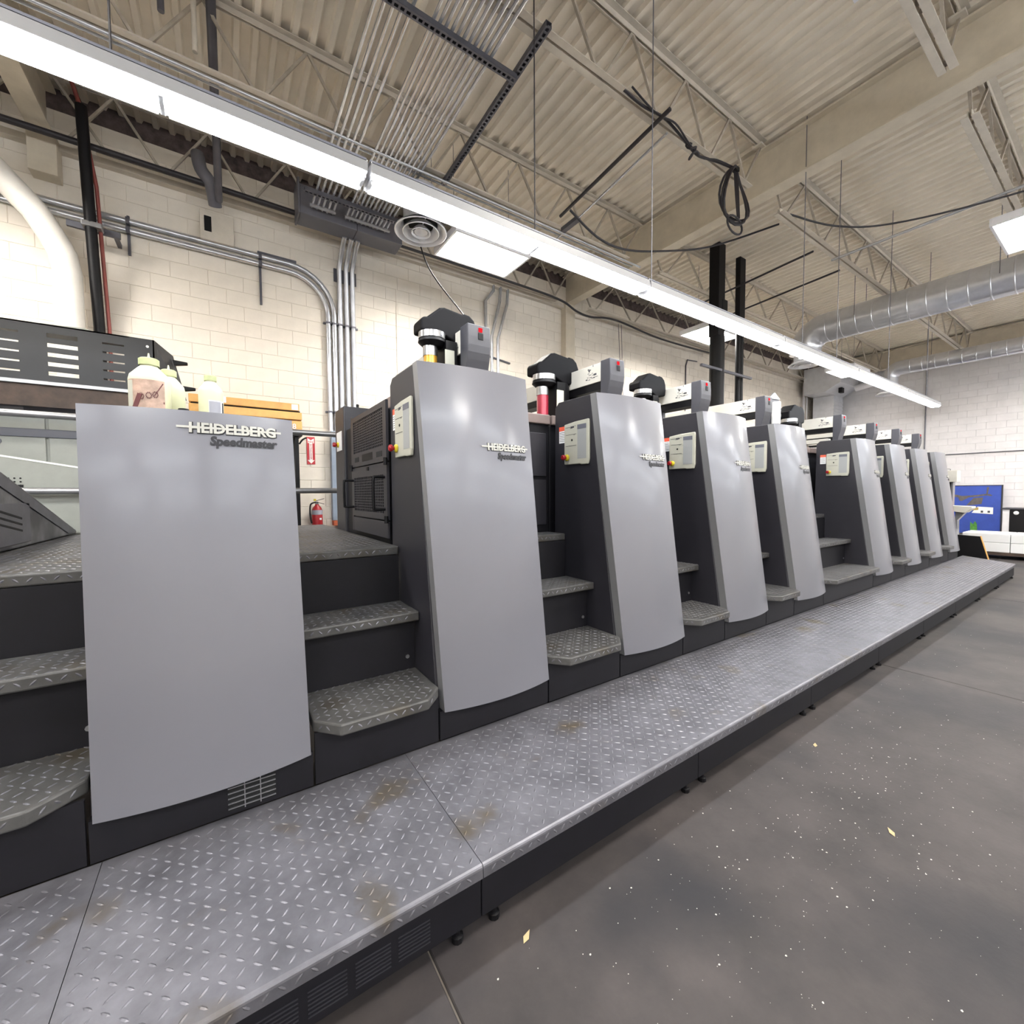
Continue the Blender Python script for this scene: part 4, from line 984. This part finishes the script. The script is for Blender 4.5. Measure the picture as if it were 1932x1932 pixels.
# ------------------------------------------------------------------ cables
def cable(pts, r, label, n=6, m='cable', grp=None):
    return one('cable', MB().tube(curve(pts, n), r, 8), m, label, 'cable', grp, smooth=True, origin=pts[0])
t = thing('cable_coil', 'dark cable coil hanging from a joist beneath the big beam', 'cable', (5.4, 3.05, 5.65))
for k, (dx, w_, h, dy) in enumerate(((0, .30, .66, 0), (.03, .36, .60, .02), (-.02, .26, .70, -.02))):
    lp = [(5.45+dx+w_*sin(a)*(.6+.4*abs(sin(a/2))), 3.02+dy+.03*sin(2*a), 5.66-h*(1-cos(a))/2) for a in [2*pi*i/20 for i in range(21)]]
    obj('loop', MB().tube(lp, .014, 8), 'cable', t, smooth=True)
lp = [(5.42+.17*sin(a), 3.0, 5.06-.17*(1-cos(a))*.62) for a in [2*pi*i/18 for i in range(19)]]
obj('loop', MB().tube(lp, .012, 8), 'cable', t, smooth=True)
for dx in (0, .035, .07): obj('hanging_tail', MB().tube(curve([(5.43+dx, 3.02, 5.66), (5.46+dx, 3.02, 5.4), (5.5+dx*.6, 3.01, 5.08)], 5), .009, 6), 'cable', t, smooth=True)
obj('tie', MB().box(5.41, 5.50, 2.99, 3.05, 5.63, 5.68), 'black', t, bevel=.004)
GC = 'cables along the third joist'
cable([(3.45, 3.06, 5.64), (3.7, 3.05, 5.61), (4.05, 3.04, 5.64), (4.3, 3.04, 5.60), (4.62, 3.03, 5.50), (4.85, 3.03, 5.54), (5.1, 3.03, 5.60), (5.42, 3.03, 5.66)], .014, 'thick dark cable draped along the joist to the hanging coil', grp=GC)
cable([(3.5, 3.0, 5.65), (3.9, 3.02, 5.60), (4.2, 3.0, 5.62), (4.45, 3.0, 5.52), (4.7, 3.0, 5.47), (5.0, 3.0, 5.57), (5.4, 3.01, 5.65)], .010, 'thinner dark cable twisted with the thick one along the joist', grp=GC)
one('cable_knot', MB().tube([(4.48+.05*cos(a)+.01*a, 3.02+.04*sin(a), 5.56+.04*sin(a*1.3)-.012*a) for a in [i*.6 for i in range(20)]], .012, 7), 'cable', 'knotted lump of dark cable on the joist left of the coil', 'cable', smooth=True)
cable([(3.55, 3.98, 5.0), (4.0, 3.98, 4.83), (4.5, 3.98, 4.83), (5.3, 3.98, 5.05), (6.4, 3.9, 5.42), (7.0, 3.2, 5.60)], .014, 'long dark cable sagging across in front of the big beam')
cable([(7.0, 3.05, 5.66), (7.6, 2.7, 5.52), (8.2, 2.2, 5.50), (8.9, 1.2, 5.58), (9.5, -.4, 5.66)], .013, 'dark cable sagging from joist toward the right picture edge')
cable([(2.45, 6.86, 5.61), (4.9, 6.87, 5.61), (5.9, 6.9, 5.59), (6.35, 6.92, 5.48), (6.8, 6.95, 5.47), (7.6, 6.95, 5.57), (9.3, 7.0, 5.49), (11.8, 7.0, 5.53)], .022, 'dark cable wandering along the wall top past the column')
cable([(2.36, 6.0, 5.55), (2.33, 5.4, 4.6), (2.25, 4.3, 3.6), (1.62, 3.02, 2.955)], .009, 'thin lead dropping from the ceiling to the nearest ink dispenser', m='hoodb')
for k, (a, b) in enumerate((((8.0, 7.15, 5.62), (7.6, 6.6, 0.02)), ((7.9, 7.15, 5.62), (7.3, 6.3, .02)))):
    cable([a, ((a[0]+b[0])/2, (a[1]+b[1])/2, (a[2]+b[2])/2), b], .006, 'thin wire hanging down the wall left of the black posts, %s' % ['right one', 'left one'][k], 3, 'strut', 'thin hanging wires')

# ------------------------------------------------------------------ far end of the shop
t = thing('display_board', 'blue display board with a dark picture leaning by the end wall', 'display board', (18.6, 2.9, .3))
bx0 = 18.95
obj('board', MB().box(bx0, bx0+.03, 2.39, 3.9, .30, 1.75), 'blue', t, bevel=.004)
obj('frame_edge', MB().box(bx0-.012, bx0+.0295, 2.36, 2.389, .30, 1.77).box(bx0-.012, bx0+.0295, 2.36, 3.9, 1.751, 1.77), 'pdark', t)
def flat(pts, m, nm, d): return obj(nm, MB().prism([(p[0], p[1]) for p in pts], 'x', bx0-d-.003, bx0-d), m, t)
flat([(3.20, 1.28), (3.05, 1.40), (2.86, 1.42), (2.70, 1.46), (2.60, 1.44), (2.56, 1.46), (2.62, 1.50), (2.72, 1.50), (2.9, 1.47), (3.2, 1.44), (3.3, 1.48), (3.45, 1.50), (3.45, 1.42), (3.28, 1.40), (3.25, 1.30)], 'silh', 'printed_figure', .001)
flat([(2.69, 1.49), (2.68, 1.70), (2.65, 1.72), (2.64, 1.68), (2.66, 1.49)], 'silh', 'printed_figure', .001)
flat([(3.1, 1.15), (2.95, 1.38), (2.75, 1.40), (2.78, 1.2)], 'silh', 'printed_figure', .0008)
flat([(2.54, .90), (2.54, 1.10), (2.86, 1.12), (2.98, .93)], 'labelw', 'printed_panel', .004)
flat([(2.84, 1.02), (2.84, 1.10), (3.02, 1.08), (3.02, 1.0)], 'ochre', 'printed_patch', .0075)
for yy in (2.60, 2.74): flat([(yy, .94), (yy, 1.0), (yy+.05, 1.0), (yy+.05, .94)], 'ink', 'printed_mark', .0075)
flat([(3.0, .40), (3.0, .66), (2.94, .58), (2.90, .68), (2.86, .6), (2.85, .40)], 'green', 'printed_plant', .001)
obj('foot', MB().box(bx0-.2, bx0+.1, 2.45, 2.5, 0, .30).box(bx0-.2, bx0+.1, 3.7, 3.75, 0, .30), 'pdark', t)
t = thing('feeder_console', 'pale console head on a dark column past the last tower', 'console', (13.6, 2.45, 0))
obj('head', MB().box(13.4, 13.75, 2.35, 2.80, 1.80, 2.055), 'white', t, bevel=.008)
obj('top_handle', MB().tube(curve([(13.5, 2.48, 2.054), (13.5, 2.48, 2.09), (13.5, 2.6, 2.09), (13.5, 2.6, 2.054)], 3), .008, 6), 'steelm', t)
obj('column', MB().box(13.5, 13.65, 2.45, 2.8, .3, 1.799), 'pdark', t, bevel=.006)
obj('column_edge', MB().box(13.48, 13.66, 2.42, 2.449, .3, 1.799), 'flange', t)
obj('arm_table', MB().prism([(2.10, 1.22), (2.10, 1.26), (2.6, 1.28), (2.6, 1.18), (2.2, 1.12)], 'x', 13.35, 13.75), 'white', t, bevel=.006)
obj('leg', MB().prism([(2.18, 1.17), (2.36, 1.17), (2.40, .3), (2.32, .3), (2.33, .95)], 'x', 13.45, 13.65), 'flange', t, bevel=.004)
obj('base', MB().box(13.3, 13.85, 2.2, 2.85, 0, .30), 'pdark', t, bevel=.006)
t = thing('black_board', 'black slanted board edged in orange beside the pile of white sheets', 'board', (13.6, 2.0, .1))
obj('sheet', MB().prism([(2.42, .66), (1.93, .64), (1.80, .14), (2.42, .18)], 'x', 13.15, 13.18), 'black', t)
obj('edge_strip', MB().prism([(1.93, .65), (1.915, .65), (1.785, .14), (1.80, .14)], 'x', 13.14, 13.182), 'wood', t)
obj('foot', MB().box(13.12, 13.27, 1.9, 2.42, 0, .139), 'pdark', t)
t = thing('sheet_pile', 'low pallet of white paper sheets and boxes at the far right', 'pile', (15.5, 1.5, 0))
for a, b in ((.2, 1.05), (1.06, 1.72), (1.73, 2.5)):
    for z0_, z1_ in ((.16, .38), (.385, .59)): obj('carton', MB().box(15.0, 15.9, a, b, z0_, z1_), 'labelw', t, bevel=.01)
for a in (.25, 1.2, 2.2): obj('pallet_runner', MB().box(15.0, 15.9, a, a+.12, 0, .09), 'brown', t)
obj('pallet_deck', MB().box(14.98, 15.92, .15, 2.52, .0905, .159), 'brown', t)
for a in (1.12, 1.45): obj('strap', MB().bar((14.995, a, .16), (14.995, a-.14, .45), .004, .03), 'strut', t)
t = thing('black_cabinet', 'black cabinet with one white knob standing at the end wall', 'cabinet', (17.8, 1.8, 0))
obj('body', MB().box(17.6, 18.3, .9, 2.06, 0, 1.09), 'black', t, bevel=.008)
obj('pale_side', MB().box(17.62, 18.3, 2.061, 2.18, 0, 1.09), 'wallw', t)
obj('top_clutter_tray', MB().box(17.58, 18.32, .9, 2.2, 1.092, 1.13), 'cap', t, bevel=.004)
obj('knob', MB().lathe([(.04, 0), (.05, -.03), (.02, -.05)], (17.599, 1.94, 1.0), 12, 'x', True), 'labelw', t, smooth=True)
one('orange_box', MB().box(17.7, 18.2, 1.3, 1.80, 1.132, 1.42), 'orange', 'orange box standing on the black cabinet at the picture edge', 'box', bevel=.006)
one('wall_rail', MB().tube([(19.07, 3.62, 2.75), (19.07, -4, 2.75)], .014, 6), 'strut', 'thin dark rail line along the white end wall', 'rail', smooth=True)
one('wall_conduit', MB().tube([(19.07, 4.12, 5.5), (19.07, 4.12, 1.2)], .016, 6), 'strut', 'thin upright conduit on the white end wall', 'conduit', smooth=True)

# ------------------------------------------------------------------ litter on the floor
mb = MB(); rr = random.Random(11)
for i in range(800):
    if i < 560: x = rr.gauss(2.3, .9); y = rr.gauss(.75, .28)
    else: x = rr.uniform(.6, 9); y = rr.uniform(-.6, 1.25)
    if y > 1.27 or x < .2: continue
    s = rr.choice((.0008, .001, .0012, .0015, .002, .0035)); a = rr.uniform(0, pi); n = 5
    vs = [(x+s*cos(a+2*pi*k/n)*(1+.6*(k == 0)), y+s*sin(a+2*pi*k/n), .0006) for k in range(n)]+[(x, y, .0022)]
    mb.add(vs, [(k, (k+1) % n, n) for k in range(n)])
o = obj('paper_flecks', mb, 'chip', kind='stuff', origin=(2, .7, 0)); tag(o, 'scattered tiny white paper flecks on the concrete in front of the walkway', 'litter')
for k, (x, y, a, L) in enumerate(((2.55, .62, .8, .05), (2.35, .1, .3, .045), (.86, 1.2, .5, .05), (3.05, 1.12, .4, .04))):
    p = [(x+L*cos(a)*u-.011*w2*sin(a), y+L*sin(a)*u+.011*w2*cos(a), .001+h) for u, w2, h in ((-.5, 0, 0), (-.1, 1, .002), (.5, 0, .006), (-.1, -1, .003))]
    one('dry_leaf', MB().add(p+[(q[0], q[1], q[2]+.0012) for q in p], [(3, 2, 1, 0), (4, 5, 6, 7), (0, 1, 5, 4), (1, 2, 6, 5), (2, 3, 7, 6), (3, 0, 4, 7)]), 'leaf', 'pale dry scrap on the floor, %s' % ['farther of the two lying out on the open concrete', 'nearer of the two lying out on the open concrete', 'by the castor at the walkway seam', 'white chip by the walkway farther along'][k], 'scrap')
